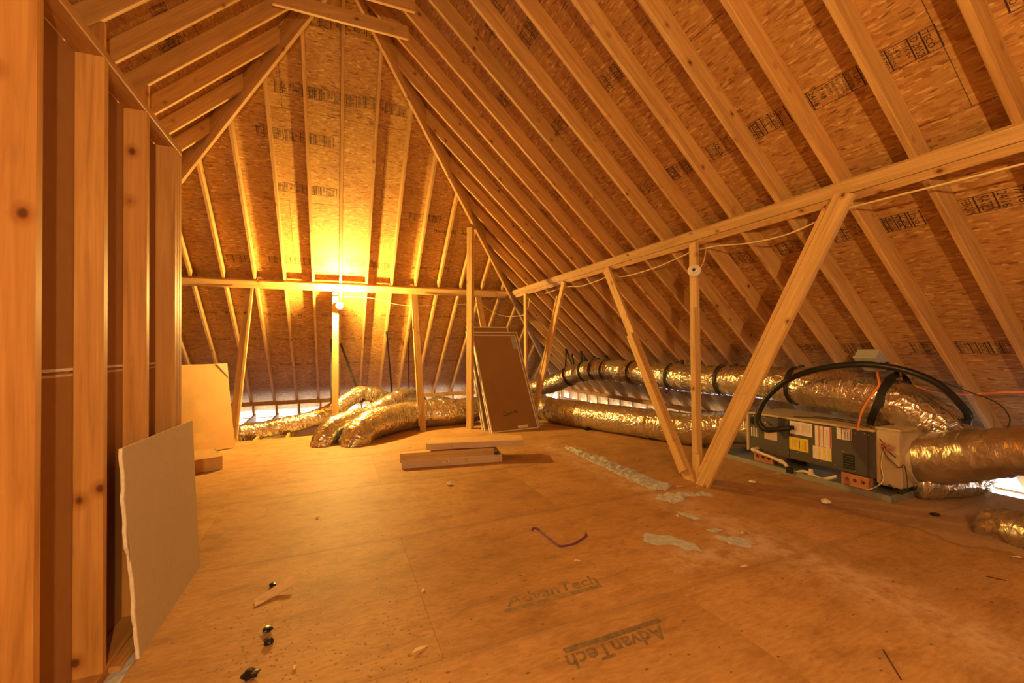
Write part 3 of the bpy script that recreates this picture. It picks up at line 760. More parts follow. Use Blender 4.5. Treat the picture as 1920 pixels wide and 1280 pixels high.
strap_loop(t, p, i / (len(p) - 1), .145, raft_pt('back', 1.36, 4.05), .035, False)
duct('foil_duct', 'small foil duct poking up behind the wide duct, left of the hip post', [(1.55, 7.9, .05), (1.68, 7.95, .20), (1.85, 8.0, .24), (2.05, 8.05, .18), (2.25, 8.1, .05)], .115, seed=7)
o = board('hanging_strap', (-.03, 7.62, .02), (-.035, 8.45, 1.45), XV, .035, .004, 'strap'); tag(o, 'black strap hanging beside the bulb post', 'strap')

# ------------------------------------------------------------------ air handler
AX, AY0, AY1, AZ0, AZ1 = 4.20, 2.155, 3.325, .115, .512
ah = thing('air_handler', (AX, (AY0 + AY1) / 2, AZ0), 'dark grey horizontal air handler with stickers, raised on bricks', 'air handler')
box('cabinet', (AX + .012, AY0, AZ0), (AX + .55, AY1, AZ1 - .006), 'cabinet', ah, .006)
def fr(y, z): return V((AX, y, z))
panel_l = box('access_panel', (AX, 2.892, AZ0 + .004), (AX + .012, AY1 - .004, AZ1 - .01), 'cabinet', ah, .003)
panel_r = box('access_panel', (AX, AY0 + .055, AZ0 + .004), (AX + .012, 2.886, AZ1 - .01), 'cabinet', ah, .003)
box('top_board', (AX - .004, AY0 + .0, AZ1 - .006), (AX + .55, AY1 + .005, AZ1 + .016), 'board_face', ah, .003)
box('end_flange', (AX - .012, AY1 + .002, AZ0 - .01), (AX + .52, AY1 + .030, AZ1 + .0), 'board_face', ah, .003)
# front face drawn in (a = along -Y from AY1, b = up)
FM = frame(V((AX, AY1, AZ0)), V((0, -1, 0)), V((0, 0, 1)), V((-1, 0, 0)))
def sticker(parent, a0, b0, a1, b1, mat, bands=(), lines=None, texts=()):
    parent = panel_l if a0 < .433 else panel_r
    g = Geo(); g.cube((a0, b0, .0002), (a1, b1, .0012)); o = g.obj('sticker', mat, parent, FM)
    for (m, rects) in bands:
        gg = Geo()
        for r in rects: gg.cube((r[0], r[1], .0012), (r[2], r[3], .0016))
        q = gg.obj('sticker_print', m, None, FM); q.parent = parent
    for (s_, x, y, sz, ang, m, fit) in texts:
        gg = Geo(); gg.text(s_, x, y, sz, fit, ang)
        mt = FM.copy() @ Matrix.Translation((0, 0, .0017))
        q = gg.obj('sticker_print', m, None, mt); q.parent = parent
def vlines(a0, b0, a1, b1, n, wd, seed=1):
    rn = random.Random(seed); out = []
    for k in range(n):
        a = a0 + (a1 - a0) * (k + .5) / n
        out.append((a - wd / 2, b0 + rn.uniform(0, .3) * (b1 - b0), a + wd / 2, b1 - rn.uniform(0, .1) * (b1 - b0)))
    return out
sticker(ah, .450, .255, .665, .382, 'label', [('label_print', vlines(.475, .268, .55, .37, 6, .004, 3) + vlines(.56, .268, .655, .372, 10, .003, 4))], texts=[('F', .462, .335, .03, 0, 'label_print', None)])
sticker(ah, .440, .100, .628, .225, 'yellow', [('label_print', vlines(.46, .11, .52, .215, 3, .005, 5)), ('dark_wire', [(.540, .120, .546, .205)])], texts=[('IMPORTANT', .606, .112, .026, pi / 2, 'dark_wire', .095), ('NOTICE', .575, .115, .014, pi / 2, 'label_print', .08)])
sticker(ah, .690, .185, .835, .375, 'label', [('red', [(.722, .185, .731, .375), (.762, .185, .771, .375), (.820, .185, .832, .375)]), ('label_print', vlines(.736, .2, .758, .36, 2, .003, 8) + vlines(.777, .2, .812, .36, 3, .003, 9))])
sticker(ah, .668, .062, .832, .182, 'label', [('yellow_pale', [(.712, .064, .738, .178), (.758, .064, .785, .178), (.800, .064, .830, .178)]), ('label_print', vlines(.675, .08, .705, .165, 2, .003, 6))])
sticker(ah, .880, .285, 1.000, .385, 'label', [('dark_wire', [(.918, .285, .923, .385), (.945, .290, .950, .36), (.968, .290, .973, .36), (.990, .285, .996, .38)]), ('label_print', [(.935, .372, .975, .379)])])
sticker(ah, .012, .150, .105, .250, 'black', [('label', [(.018, .152, .036, .248), (.046, .152, .062, .248), (.072, .152, .088, .248), (.096, .152, .103, .248)])])
sticker(ah, .175, .150, .315, .243, 'card_pale', [('label_print', vlines(.20, .155, .305, .238, 9, .003, 12))])
def fpart(nm, a0, b0, a1, b1, d0, d1, mat):
    g = Geo(); g.cube((a0, b0, d0), (a1, b1, d1)); return g.obj(nm, mat, panel_r, FM)
fpart('knockout', .930, .035, 1.018, .165, .0002, .003, 'black')
for k in range(5): fpart('louvre', .935, .050 + .023 * k, 1.013, .056 + .023 * k, .003, .006, 'cabinet')
for dz in (0, .022, .044):
    lathe('wire_port', [(0, 0), (.017, 0), (.017, .006), (0, .006)], 'black', ah, FM @ Matrix.Translation((.033, .300 + dz, .0)), 12)
scr = Geo()
sm = None
for a, b in ((.05, .375), (.18, .378), (.35, .37), (.05, .262), (.185, .262), (.335, .258), (.34, .05), (.50, .392), (.52, .08), (.72, .392), (.735, .045), (1.03, .36), (.93, .18), (1.10, .37), (1.02, .03), (1.13, .36), (.86, .045), (.43, .06)):
    lathe('screw', [(0, 0), (.0055, 0), (.0045, .003), (0, .003)], 'screw', panel_l if a < .433 else panel_r, FM @ Matrix.Translation((a, b, .0)), 8)
lathe('brass_port', [(0, 0), (.012, 0), (.012, .02), (0, .02)], 'bolt', ah, FM @ Matrix.Translation((.20, .325, 0)), 10)
lathe('brass_port', [(0, 0), (.009, 0), (.009, .03), (0, .03)], 'bolt', ah, FM @ Matrix.Translation((.235, .315, 0)), 10)
# supply plenum with its duct collar
pl = thing('supply_plenum', (4.45, 2.0, .06), 'tan foil-faced plenum box joined to the right end of the air handler', 'plenum')
bm = bmesh.new(); bmesh.ops.create_cube(bm, size=1.0)
for v in bm.verts: v.co = V((4.48 + v.co.x * .545, 2.062 + v.co.y * .18, .308 + v.co.z * .46))
bmesh.ops.bevel(bm, geom=bm.edges[:], offset=.012, segments=2, affect='EDGES')
me = bpy.data.meshes.new('plenum_box'); bm.to_mesh(me); bm.free(); me.materials.append(M['mastic']); inst('plenum_box', me, pl)
box('plenum_top', (4.205, 1.975, .5385), (4.755, 2.15, .556), 'board_face', pl, .003)
lathe('duct_collar', [(.0, 0), (.215, 0), (.215, .045), (.185, .05), (0, .05)], 'mastic', pl, frame(V((4.44, 1.972, .312)), V((1, 0, 0)), V((0, 0, 1)), V((0, -1, 0))), 36)
t, p = duct('foil_duct', 'fat foil duct leaving the plenum toward the right edge of the picture', [(4.44, 1.955, .312), (4.43, 1.87, .33), (4.42, 1.75, .37), (4.41, 1.60, .425), (4.40, 1.40, .49), (4.38, 1.1, .535), (4.34, .6, .55), (4.3, .1, .54), (4.28, -.8, .54), (4.28, -1.8, .5), (4.3, -3.1, .45)], lambda t: .212 - .045 * min(1, t * 9), 'foil_dusty', seed=8, wr=.009, ridge=.0012)
duct('foil_duct', 'sagging foil duct under the fat duct beside the drain pan', [(4.34, 1.93, .125), (4.50, 1.86, .118), (4.70, 1.81, .112), (4.90, 1.80, .115), (5.10, 1.86, .13)], .102, seed=9, wr=.012)
duct('foil_duct', 'foil duct stub at the lower right edge of the picture', [(3.99, 1.40, -.06), (3.985, 1.37, .03), (3.96, 1.30, .075), (3.90, 1.17, .095), (3.82, .95, .11), (3.72, .6, .12), (3.66, .1, .13), (3.62, -.8, .135), (3.6, -2.0, .135), (3.6, -3.1, .135)], lambda t: .10 + .035 * min(1, t * 4), 'foil_dusty', seed=10, wr=.010)
# drain pan
pan = thing('drain_pan', (4.4, 2.75, 0), 'shallow galvanised drain pan under the air handler', 'pan')
px0, px1, py0, py1 = 4.03, 4.90, 1.965, 3.62
g = Geo(); g.cube((px0, py0, .002), (px1, py1, .005)); g.obj('pan_floor', 'pan', pan)
for nm, lo, hi in (('rim', (px0 - .003, py0, .002), (px0, py1, .052)), ('rim', (px1, py0, .002), (px1 + .003, py1, .052)), ('rim', (px0, py0 - .003, .002), (px1, py0, .052)), ('rim', (px0, py1, .002), (px1, py1 + .003, .052))):
    g = Geo(); g.cube(lo, hi); g.obj(nm, 'pan', pan)
for nm, lo, hi in (('rim_fold', (px0 - .010, py0 - .003, .0525), (px0 + .002, py1, .0545)), ('rim_fold', (px0, py0 - .010, .0525), (px1, py0 + .002, .0545))):
    g = Geo(); g.cube(lo, hi); g.obj(nm, 'pan', pan)
# bricks
def brick_mesh():
    bm = bmesh.new()
    L, H, D = .215, .102, .065      # along x, up, depth
    hs = [(-.062, 0), (0, 0), (.062, 0)]; r = .017; n = 10
    # front and back faces with holes, made as a grid of strips round each hole
    g = Geo()
    def face(zf, flip):
        xs = [-L / 2, -.031 - .0, .031, L / 2]
        for (cx, cy), (xa, xb) in zip(hs, ((-L / 2, -.031), (-.031, .031), (.031, L / 2))):
            out, inn = [], []
            for k in range(n):
                a = 2 * pi * k / n + .001
                dx, dy = cos(a), sin(a)
                t = min(((xb - cx) / dx) if dx > 1e-6 else 1e9, ((xa - cx) / dx) if dx < -1e-6 else 1e9, (H / 2 / dy) if dy > 1e-6 else 1e9, (-H / 2 / dy) if dy < -1e-6 else 1e9)
                out.append((cx + dx * t, cy + dy * t, zf)); inn.append((cx + dx * r, cy + dy * r, zf))
            f = [(k, (k + 1) % n, n + (k + 1) % n, n + k) for k in range(n)]
            g.add(out + inn, [q[::-1] for q in f] if flip else f)
            # corners missed by the fan
            for qx in (xa, xb):
                for qy in (-H / 2, H / 2):
                    a = atan2(qy - cy, qx - cx) % (2 * pi); k = int(a / (2 * pi / n)) % n
                    g.add([out[k], (qx, qy, zf), out[(k + 1) % n]], [(0, 1, 2) if not flip else (2, 1, 0)])
    face(D / 2, False); face(-D / 2, True)
    for cx, cy in hs:
        ring = [(cx + r * cos(2 * pi * k / n), cy + r * sin(2 * pi * k / n)) for k in range(n)]
        g.add([(x, y, D / 2) for x, y in ring] + [(x, y, -D / 2) for x, y in ring], [((k + 1) % n, k, n + k, n + (k + 1) % n) for k in range(n)])
    g.add([(-L / 2, -H / 2, -D / 2), (L / 2, -H / 2, -D / 2), (L / 2, H / 2, -D / 2), (-L / 2, H / 2, -D / 2), (-L / 2, -H / 2, D / 2), (L / 2, -H / 2, D / 2), (L / 2, H / 2, D / 2), (-L / 2, H / 2, D / 2)], [(0, 1, 5, 4), (1, 2, 6, 5), (2, 3, 7, 6), (3, 0, 4, 7)])
    return g.mesh('brick', 'brick')
bmesh_brick = brick_mesh()
def put_brick(x, y, rz, label, z=.0055):
    mt = Matrix.Translation((x, y, z + .0515)) @ Matrix.Rotation(rz, 4, 'Z') @ frame(V((0, 0, 0)), V((0, -1, 0)), V((0, 0, 1)), V((-1, 0, 0)))
    return tag(inst('brick', bmesh_brick, None, mt), label, 'brick', 'bricks under the air handler')
put_brick(4.235, 2.31, -.04, 'holed red brick under the near front corner of the air handler')
put_brick(4.255, 3.19, .05, 'holed red brick under the far front corner, beside the drain pipe end')
put_brick(4.70, 2.28, .1, 'holed red brick under the near back corner, behind the trailing wires')
put_brick(4.70, 3.15, .0, 'holed red brick under the far back corner of the air handler')
# condensate pipe
pv = thing('drain_pipe', (4.16, 3.2, .16), 'cream plastic condensate pipe with a trap in front of the air handler', 'pipe')
tube('pipe_run', [(4.20, 3.225, .150), (4.14, 3.225, .148), (4.115, 3.21, .140), (4.112, 3.056, .118), (4.108, 2.90, .092)], .015, 'pvc', pv, 14, .012, 8)
tube('trap_bend', [(4.108, 2.915, .095), (4.105, 2.868, .082), (4.103, 2.845, .056), (4.10, 2.825, .030), (4.10, 2.785, .0235), (4.10, 2.745, .030), (4.10, 2.69, .052), (4.10, 2.65, .054), (4.10, 2.60, .046)], .0155, 'pvc', pv, 14, .01, 10)
tube('pipe_tail', [(4.10, 2.615, .048), (4.10, 2.56, .030), (4.103, 2.52, .026), (4.13, 2.46, .050), (4.16, 2.43, .070)], .014, 'pvc', pv, 14, .012, 8)
tube('coupling', [V((4.101, 2.635, .052)), V((4.10, 2.595, .044))], .0205, 'pvc', pv, 14)
tube('coupling', [V((4.109, 2.925, .097)), V((4.106, 2.89, .090))], .0205, 'pvc', pv, 14)
tube('vent_tee', [V((4.10, 2.615, .05)), V((4.10, 2.615, .094))], .0175, 'pvc', pv, 14)
tube('elbow', [V((4.116, 3.235, .145)), V((4.114, 3.18, .136))], .0205, 'pvc', pv, 14)
tag(box('float_switch', (4.00, 2.73, .03), (4.028, 2.79, .085), 'black', None, .004), 'small black float switch clipped to the rim of the drain pan', 'switch')
# hose, wires and disconnect
hs = thing('refrigerant_hose', (4.17, 2.93, .42), 'thick black foam hose arching over the air handler', 'hose')
tube('hose_body', [(4.185, 2.86, .43), (4.13, 2.95, .405), (4.09, 3.05, .385), (4.06, 3.10, .44), (4.055, 3.11, .52), (4.07, 3.06, .66), (4.09, 2.93, .82), (4.12, 2.763, .945), (4.18, 2.553, 1.03), (4.25, 2.325, 1.072), (4.33, 2.15, 1.065), (4.42, 1.98, 1.01), (4.52, 1.85, .91), (4.62, 1.775, .765), (4.68, 1.75, .665), (4.73, 1.79, .55), (4.78, 1.83, .45)], .027, 'hose', hs, 18, .02, 12)
tube('hose_nozzle', [V((4.180, 2.875, .428)), V((4.199, 2.83, .432))], .02, 'black', hs, 12)
db = thing('disconnect_box', (4.42, 2.25, 1.13), 'grey metal disconnect box fixed to a rafter above the black hose', 'switch box')
mt = frame(raft_pt('right', 2.25, 4.31) + NI['right'] * .01, V((0, -1, 0)), DN['right'] * -1, NI['right'])
def part(nm, lo, hi, mat, mt, parent, ch=.004): return box(nm, lo, hi, mat, parent, ch, mt)
part('box_body', (-.085, -.105, 0), (.085, .095, .085), 'box_grey', mt, db)
part('box_lid', (-.090, .010, .085), (.090, .100, .105), 'box_grey', mt, db)
part('box_lip', (-.080, -.06, .085), (.080, -.02, .096), 'box_grey', mt, db)
lathe('cable_bush', [(0, 0), (.014, 0), (.014, .02), (0, .02)], 'black', db, mt @ Matrix.Translation((.085, -.05, .04)) @ Matrix.Rotation(pi / 2, 4, 'Y'), 10)
bx_ = mt @ V((.105, -.05, .04)); bb = mt @ V((0, -.105, .05))
cable('power_cable', 'orange cable dropping from the grey box to the air handler', [bb, (4.30, 2.165, .96), (4.28, 2.15, .90), (4.24, 2.20, .79), (4.215, 2.25, .66), (4.205, 2.27, .56), (4.20, 2.275, .50)], .009, 'orange_wire')
cable('power_cable', 'orange cable running from the grey box to the right edge', [bx_, bx_ + V((.02, -.05, .0)), bx_ + V((.06, -.05, -.06)), (4.65, 2.15, .92), (4.72, 2.02, .855), (4.75, 1.83, .83), (4.72, 1.665, .855), (4.69, 1.484, .885), (4.69, 1.1, .90)], .008, 'orange_wire')
cable('control_wire', 'dark wires trailing across the top of the air handler', [(4.24, 2.86, .535), (4.36, 2.75, .533), (4.40, 2.6, .533), (4.38, 2.45, .534), (4.32, 2.3, .535), (4.25, 2.2, .535), (4.21, 2.12, .46), (4.19, 2.06, .38), (4.19, 2.0, .33)], .004, 'dark_wire')
cable('control_wire', 'second dark wire crossing the top board to the big foil elbow', [(4.44, 2.80, .533), (4.5, 2.6, .533), (4.46, 2.42, .533), (4.40, 2.25, .535), (4.42, 2.1, .57), (4.52, 1.95, .575), (4.60, 1.8, .60), (4.62, 1.7, .66)], .0035, 'dark_wire')
cable('control_wire', 'brown wire looping from the plenum down to the pan', [(4.195, 2.10, .42), (4.17, 2.06, .34), (4.17, 2.0, .28), (4.16, 1.96, .26), (4.15, 1.93, .30), (4.16, 1.92, .20), (4.14, 1.91, .12), (4.15, 1.94, .062), (4.18, 2.0, .07), (4.2, 2.06, .1)], .004, 'dark_wire')
cable('control_wire', 'pale wire hanging down the plenum to the near brick', [(4.19, 2.09, .36), (4.18, 2.10, .24), (4.17, 2.08, .14), (4.15, 2.12, .07), (4.14, 2.19, .02), (4.145, 2.2, .012)], .0045, 'romex')
wn = thing('wire_nut_bundle', (4.19, 2.08, .40), 'bundle of red wire nuts on the plenum beside the air handler', 'wiring')
for k, (dy, dz) in enumerate(((.0, .03), (-.03, .015), (.012, -.01), (-.02, -.03), (-.045, -.015))):
    lathe('wire_nut', [(0, 0), (.009, 0), (.006, .022), (0, .024)], 'red', wn, Matrix.Translation((4.196, 2.08 + dy, .40 + dz)) @ Matrix.Rotation(-pi / 2 + .4 * k, 4, 'Y'), 8)
cable('control_wire', 'thin wire bowing from the rafters down to the fat duct at right', [(4.55, 2.0, 1.0), (4.70, 1.75, .86), (4.78, 1.62, .78), (4.76, 1.55, .68), (4.72, 1.55, .60)], .005, 'dark_wire')

# ------------------------------------------------------------------ things lying about
# leaning panels
def framed_panel(label, bl, br, wid, hgt, lean, face, border, label_mark=False):
    bl, br = V(bl), V(br); x = (br - bl).normalized(); up0 = V((0, 0, 1)); back = up0.cross(x)
    y = (up0 * cos(lean) + back * sin(lean)); z = x.cross(y)
    mt = frame(bl, x, y, z); t = thing('framed_panel', bl, label, 'panel', 'leaning brown panels')
    e = .018
    part('face', (e, e, -.004), (wid - e, hgt - e, .006), 'hardboard', mt, t, .001)
    for nm, lo, hi in (('frame_side', (0, 0, -.012), (e, hgt, .012)), ('frame_side', (wid - e, 0, -.012), (wid, hgt, .012)), ('frame_end', (e, 0, -.012), (wid - e, e, .012)), ('frame_end', (e, hgt - e, -.012), (wid - e, hgt, .012))):
        part(nm, lo, hi, 'white_edge', mt, t, .002)
    if label_mark:
        part('sticker', (wid * .56, .028, .006), (wid * .78, .075, .0075), 'label', mt, t, 0)
        part('corner_patch', (wid - .10, hgt - .27, .006), (wid - .03, hgt - .03, .0075), 'box_grey', mt, t, 0)
        g = Geo(); g.text('Cool 46', .25, .24, .09, .26, .12); o = g.obj('scribble', 'ink', t, mt @ Matrix.Translation((0, 0, .0068)))
    return t
framed_panel('front brown framed panel of the leaning stack, with a small sticker at its foot', (2.14, 5.93, 0), (2.95, 5.99, 0), .80, 1.66, radians(27.5), 'hardboard', 'white', True)
framed_panel('middle brown framed panel of the leaning stack, standing out past the front one', (2.14, 6.02, 0), (3.0, 6.07, 0), .86, 1.71, radians(27), 'hardboard', 'white')
framed_panel('rearmost brown framed panel of the leaning stack, tallest at its top', (2.10, 6.14, 0), (2.93, 6.18, 0), .76, 1.79, radians(25.5), 'hardboard', 'white')
framed_panel('narrow framed panel edge showing at the left of the leaning stack', (2.09, 6.21, 0), (2.85, 6.25, 0), .70, 1.70, radians(25), 'hardboard', 'white')

# drywall offcut against the studs
def drywall_offcut():
    rn = random.Random(4)
    bl, br = V((-.735, 2.215, 0)), V((-.722, 2.99, 0))
    x = (br - bl).normalized(); y = V((-.075, 0, 1)).normalized(); z = x.cross(y)
    out = [(0, 0), (.795, 0), (.895, .838)]
    n = 26
    out += [(.895, .838), (.02, .860)][1:]
    left = []
    for k in range(1, n):
        t_ = k / n
        left.append((.02 * (1 - t_) + rn.uniform(-.006, .006) - (.02 if .22 < t_ < .5 else 0) * 1, .860 * (1 - t_)))
    poly = out + left
    m = len(poly); th = .0127
    vs_ = [(a, b, 0) for a, b in poly] + [(a, b, -th) for a, b in poly]
    t = thing('drywall_offcut', bl, 'grey drywall offcut with a ragged edge leaning on the left studs', 'drywall sheet')
    mt = frame(bl + V((0, 0, 0)), x, y, z)
    obj('paper_face', [(a, b, .0) for a, b in poly] + [(a, b, -.0008) for a, b in poly], [tuple(range(m)), tuple(range(2 * m - 1, m - 1, -1))] + [(i, m + i, m + (i + 1) % m, (i + 1) % m) for i in range(m)], 'drywall', t, mt)
    inn = []
    for i, (a, b) in enumerate(poly):
        if i >= 4: inn.append((a - .004 + rn.uniform(-.004, .002), b))
        elif i == 3: inn.append((a - .003, b - .001))
        else: inn.append((a, b))
    obj('gypsum_core', [(a, b, -.0008) for a, b in inn] + [(a, b, -th) for a, b in inn], [tuple(range(m)), tuple(range(2 * m - 1, m - 1, -1))] + [(i, m + i, m + (i + 1) % m, (i + 1) % m) for i in range(m)], 'gypsum', t, mt)
    g = Geo(); g.add([(-.012, .40, .001), (.006, .42, .002), (.004, .50, .001), (-.018, .53, .006), (-.022, .46, .010)], [(0, 1, 2, 3, 4)])
    g.add([(-.012, .40, .0005), (.006, .42, .0015), (.004, .50, .0005), (-.018, .53, .0055), (-.022, .46, .0095)], [(4, 3, 2, 1, 0)])
    g.obj('torn_flap', 'card_pale', t, mt)
drywall_offcut()
tag(board('wood_offcut', (-.80, 2.16, .012), (-.775, 2.62, .012), V((1, 0, 0)), .05, .022, 'stud'), 'thin board offcut on the deck behind the drywall offcut', 'board')
g = Geo()
for k in range(6): g.add([(-.808 + .004 * k, 1.95 + .11 * k, .004 + .006 * (k % 2)), (-.75, 1.98 + .11 * k, .003), (-.75, 2.09 + .11 * k, .003), (-.808 + .004 * k, 2.06 + .11 * k, .004 + .006 * ((k + 1) % 2))], [(0, 1, 2, 3)])
for k in range(6): g.add([(-.808 + .004 * k, 1.95 + .11 * k, .003 + .006 * (k % 2)), (-.75, 1.98 + .11 * k, .001), (-.75, 2.09 + .11 * k, .001), (-.808 + .004 * k, 2.06 + .11 * k, .003 + .006 * ((k + 1) % 2))], [(3, 2, 1, 0)])
tag(g.obj('paper_strip', 'greypaper'), 'grey paper strip on the deck at the foot of the left studs', 'paper')

# big cardboard sheet
def quad_sheet(name, label, cat, corners, th, mat, nx=10, ny=10, bulge=.0, seed=1):
    a, b, c, d = [V(p) for p in corners]     # bl br tr tl
    n = (b - a).cross(d - a).normalized()
    g = Geo(); P = []
    for s_ in (0, 1):
        for j in range(ny + 1):
            for i in range(nx + 1):
                u, v = i / nx, j / ny
                p = (a * (1 - u) + b * u) * (1 - v) + (d * (1 - u) + c * u) * v
                w_ = bulge * (sin(pi * u) * sin(pi * v) + .5 * noise.noise(V((u * 2.2, v * 2.2, seed))) * min(1, 6 * v))
                P.append(p + n * (w_ + (th / 2 if s_ == 0 else -th / 2)))
    f = []; K = (nx + 1) * (ny + 1)
    for j in range(ny):
        for i in range(nx):
            q = j * (nx + 1) + i
            f.append((q, q + 1, q + nx + 2, q + nx + 1)); f.append((K + q, K + q + nx + 1, K + q + nx + 2, K + q + 1))
    rim = [i for i in range(nx + 1)] + [(j + 1) * (nx + 1) + nx for j in range(ny)] + [ny * (nx + 1) + i for i in range(nx - 1, -1, -1)] + [j * (nx + 1) for j in range(ny - 1, 0, -1)]
    for i in range(len(rim)):
        p, q = rim[i], rim[(i + 1) % len(rim)]; f.append((p, K + p, K + q, q))
    return P, f, n
t = thing('cardboard_sheet', (-1.35, 6.4, 0), 'large flattened cardboard carton leaning by the end of the stud wall', 'cardboard')
bl, br, tr, tl = V((-2.0, 5.84, .012)), V((-1.19, 6.52, .012)), V((-1.315, 6.72, 1.085)), V((-2.12, 6.04, 1.09))
P, f, n = quad_sheet('', '', '', (bl, br, tr, tl), .012, 'card', 14, 14, .014, 3)
obj('carton_face', P, f, 'card', t)
h0, h1 = bl + (tl - bl) * .0, bl + (tl - bl) * .22
k0, k1 = br + (tr - br) * .0, br + (tr - br) * .22
P, f, _ = quad_sheet('', '', '', (h0 + n * .014, k0 + n * .014, k1 + n * .018, h1 + n * .018), .005, 'card', 8, 4, .004, 5)
obj('carton_flap', P, f, 'card', t)
c0 = tr + (tl - tr) * .02; P = [tr + n * .010, tr + (tl - tr) * .13 + n * .010, tr + (br - tr) * .17 + n * .010]
obj('folded_corner', [p + n * .004 for p in P] + P, [(0, 1, 2), (5, 4, 3), (0, 3, 4, 1), (1, 4, 5, 2), (2, 5, 3, 0)], 'card_pale', t)

# small cardboard box beside it
def carton(name, label, mt, lx, ly, lz, mat, openl=False, parts=True, dent=None):
    t = thing(name, mt.translation, label, 'box')
    g = Geo(); th = .004
    g.cube((0, 0, 0), (lx, ly, th)); g.obj('bottom', mat, t, mt)
    for nm, lo, hi in (('side', (0, 0, th), (lx, th, lz)), ('side', (0, ly - th, th), (lx, ly, lz)), ('end', (0, th, th), (th, ly - th, lz)), ('end', (lx - th, th, th), (lx, ly - th, lz))):
        g = Geo(); g.cube(lo, hi); g.obj(nm, mat, t, mt)
    return t
def rot_at(x, y, z, rz, rx=0, ry=0): return Matrix.Translation((x, y, z)) @ Matrix.Rotation(rz, 4, 'Z') @ Matrix.Rotation(rx, 4, 'X') @ Matrix.Rotation(ry, 4, 'Y')
mt = rot_at(-1.62, 5.20, .001, radians(19.5))
t = carton('small_carton', 'small open cardboard box on the deck in front of the cardboard sheet', mt, .56, .34, .135, 'card')
for q in ([(0, 0, .136), (.56, 0, .136), (.50, .15, .20), (.06, .15, .205)], [(0, .34, .136), (.56, .34, .136), (.52, .21, .185), (.04, .21, .19)]):
    if q[0][1] > .1: q = q[::-1]
    obj('flap', [V(v) for v in q] + [V(v) - V((0, 0, .003)) for v in q], [(0, 1, 2, 3), (7, 6, 5, 4), (0, 4, 5, 1), (1, 5, 6, 2), (2, 6, 7, 3), (3, 7, 4, 0)], 'card', t, mt)
obj('torn_end', [(.562, .05, .02), (.575, .16, .05), (.572, .26, .03), (.562, .28, .12), (.580, .15, .135), (.562, .04, .12)], [(0, 1, 2, 3, 4, 5), (5, 4, 3, 2, 1, 0)], 'card_pale', t, mt)

# two flat cartons stacked in the middle of the deck
mt = rot_at(.650, 4.585, .001, radians(-9.5))
t = carton('flat_carton', 'lower flat cardboard carton with a blue label, under the other carton', mt, 1.075, .40, .078, 'card_pale')
g = Geo(); g.cube((0, .16, .078), (1.075, .40, .082)); g.obj('top_flap', 'card', t, mt)
g = Geo(); g.cube((-.02, .17, .02), (1.02, .172, .118)); g.obj('raised_flap', 'card', t, mt)
for (a, b, c, d, m) in ((.44, .028, .49, .062, 'label'), (1.0, .02, 1.045, .066, 'label_print'), (1.004, .024, 1.041, .062, 'card_pale'), (.36, .025, .41, .065, 'card'), (.66, .022, .70, .065, 'card')):
    dd = .0006 if m != 'card_pale' else .0012
    g = Geo(); g.cube((a, -dd, b), (c, 0, d)); g.obj('carton_label', m, t, mt)
g = Geo(); g.cube((.445, -.0012, .046), (.458, -.0006, .060)); g.obj('carton_print', 'red', t, mt)
g = Geo()
for k in range(5): g.cube((.461 + .005 * k, -.0012, .032), (.4635 + .005 * k, -.0006, .058))
g.obj('carton_print', 'purple', t, mt)
mt = rot_at(.955, 4.80, .122, radians(-18.5), 0, radians(-.8))
t = thing('flat_carton', mt.translation, 'upper flat cardboard carton with a split side, lying across the lower one', 'box')
part('carton_body', (0, .0, 0), (1.10, .30, .066), 'card', mt, t, .004)
part('side_panel', (.0, -.004, .0), (.285, 0, .066), 'card_pale', mt, t, .001)
part('side_panel', (.300, -.004, .002), (1.10, 0, .066), 'card_pale', mt, t, .001)
part('end_panel', (-.004, 0, 0), (0, .30, .066), 'card_pale', mt, t, .001)

# debris
def scrap(name, label, cat, x, y, pts, th, mat, rz=0, z=.001, grp=None):
    mt = rot_at(x, y, z, rz); k = len(pts)
    vs_ = [(p[0], p[1], (p[2] if len(p) > 2 else 0) + th) for p in pts] + [(p[0], p[1], (p[2] if len(p) > 2 else 0)) for p in pts]
    o = obj(name, vs_, [tuple(range(k)), tuple(range(2 * k - 1, k - 1, -1))] + [(i, k + i, k + (i + 1) % k, (i + 1) % k) for i in range(k)], mat, None, mt)
    return tag(o, label, cat, grp)
# curled paper
P, f, _ = quad_sheet('', '', '', ((-.36, 2.425, .004), (-.195, 2.52, .02), (-.205, 2.575, .055), (-.37, 2.485, .010)), .0015, 'paper', 10, 6, -.016, 2)
tag(obj('paper_scrap', P, f, 'paper'), 'curled tan paper scrap on the deck near the drywall offcut', 'paper')
def lump(name, label, x, y, r, mat, seed, flat=.55):
    bm = bmesh.new(); bmesh.ops.create_icosphere(bm, subdivisions=2, radius=r)
    for v in bm.verts:
        v.co *= 1 + .45 * noise.noise(v.co * (1.6 / r) + V((seed, 0, 0))); v.co.z *= flat
    zmin = min(v.co.z for v in bm.verts)
    for v in bm.verts: v.co.z -= zmin
    me = bpy.data.meshes.new(name); bm.to_mesh(me); bm.free(); me.materials.append(M[mat])
    return tag(inst(name, me, None, Matrix.Translation((x, y, .0005))), label, 'scrap')
lump('black_scrap', 'black scrap just behind the curled paper', -.305, 2.600, .017, 'tar', 1)
lump('black_scrap', 'upper of two black scraps in front of the curled paper', -.275, 2.195, .020, 'tar', 2)
lump('black_scrap', 'lower of two black scraps in front of the curled paper', -.262, 2.105, .022, 'tar', 3)
lump('black_scrap', 'largest black scrap at the bottom edge of the picture', -.300, 1.915, .030, 'tar', 4, .4)
lump('black_scrap', 'dark round scrap on the stained deck in front of the drain pan', 4.03, 1.70, .028, 'tar', 5, .3)
lump('plaster_crumb', 'pale crumb on the deck in front of the flat cartons', .978, 3.86, .026, 'gypsum', 6)
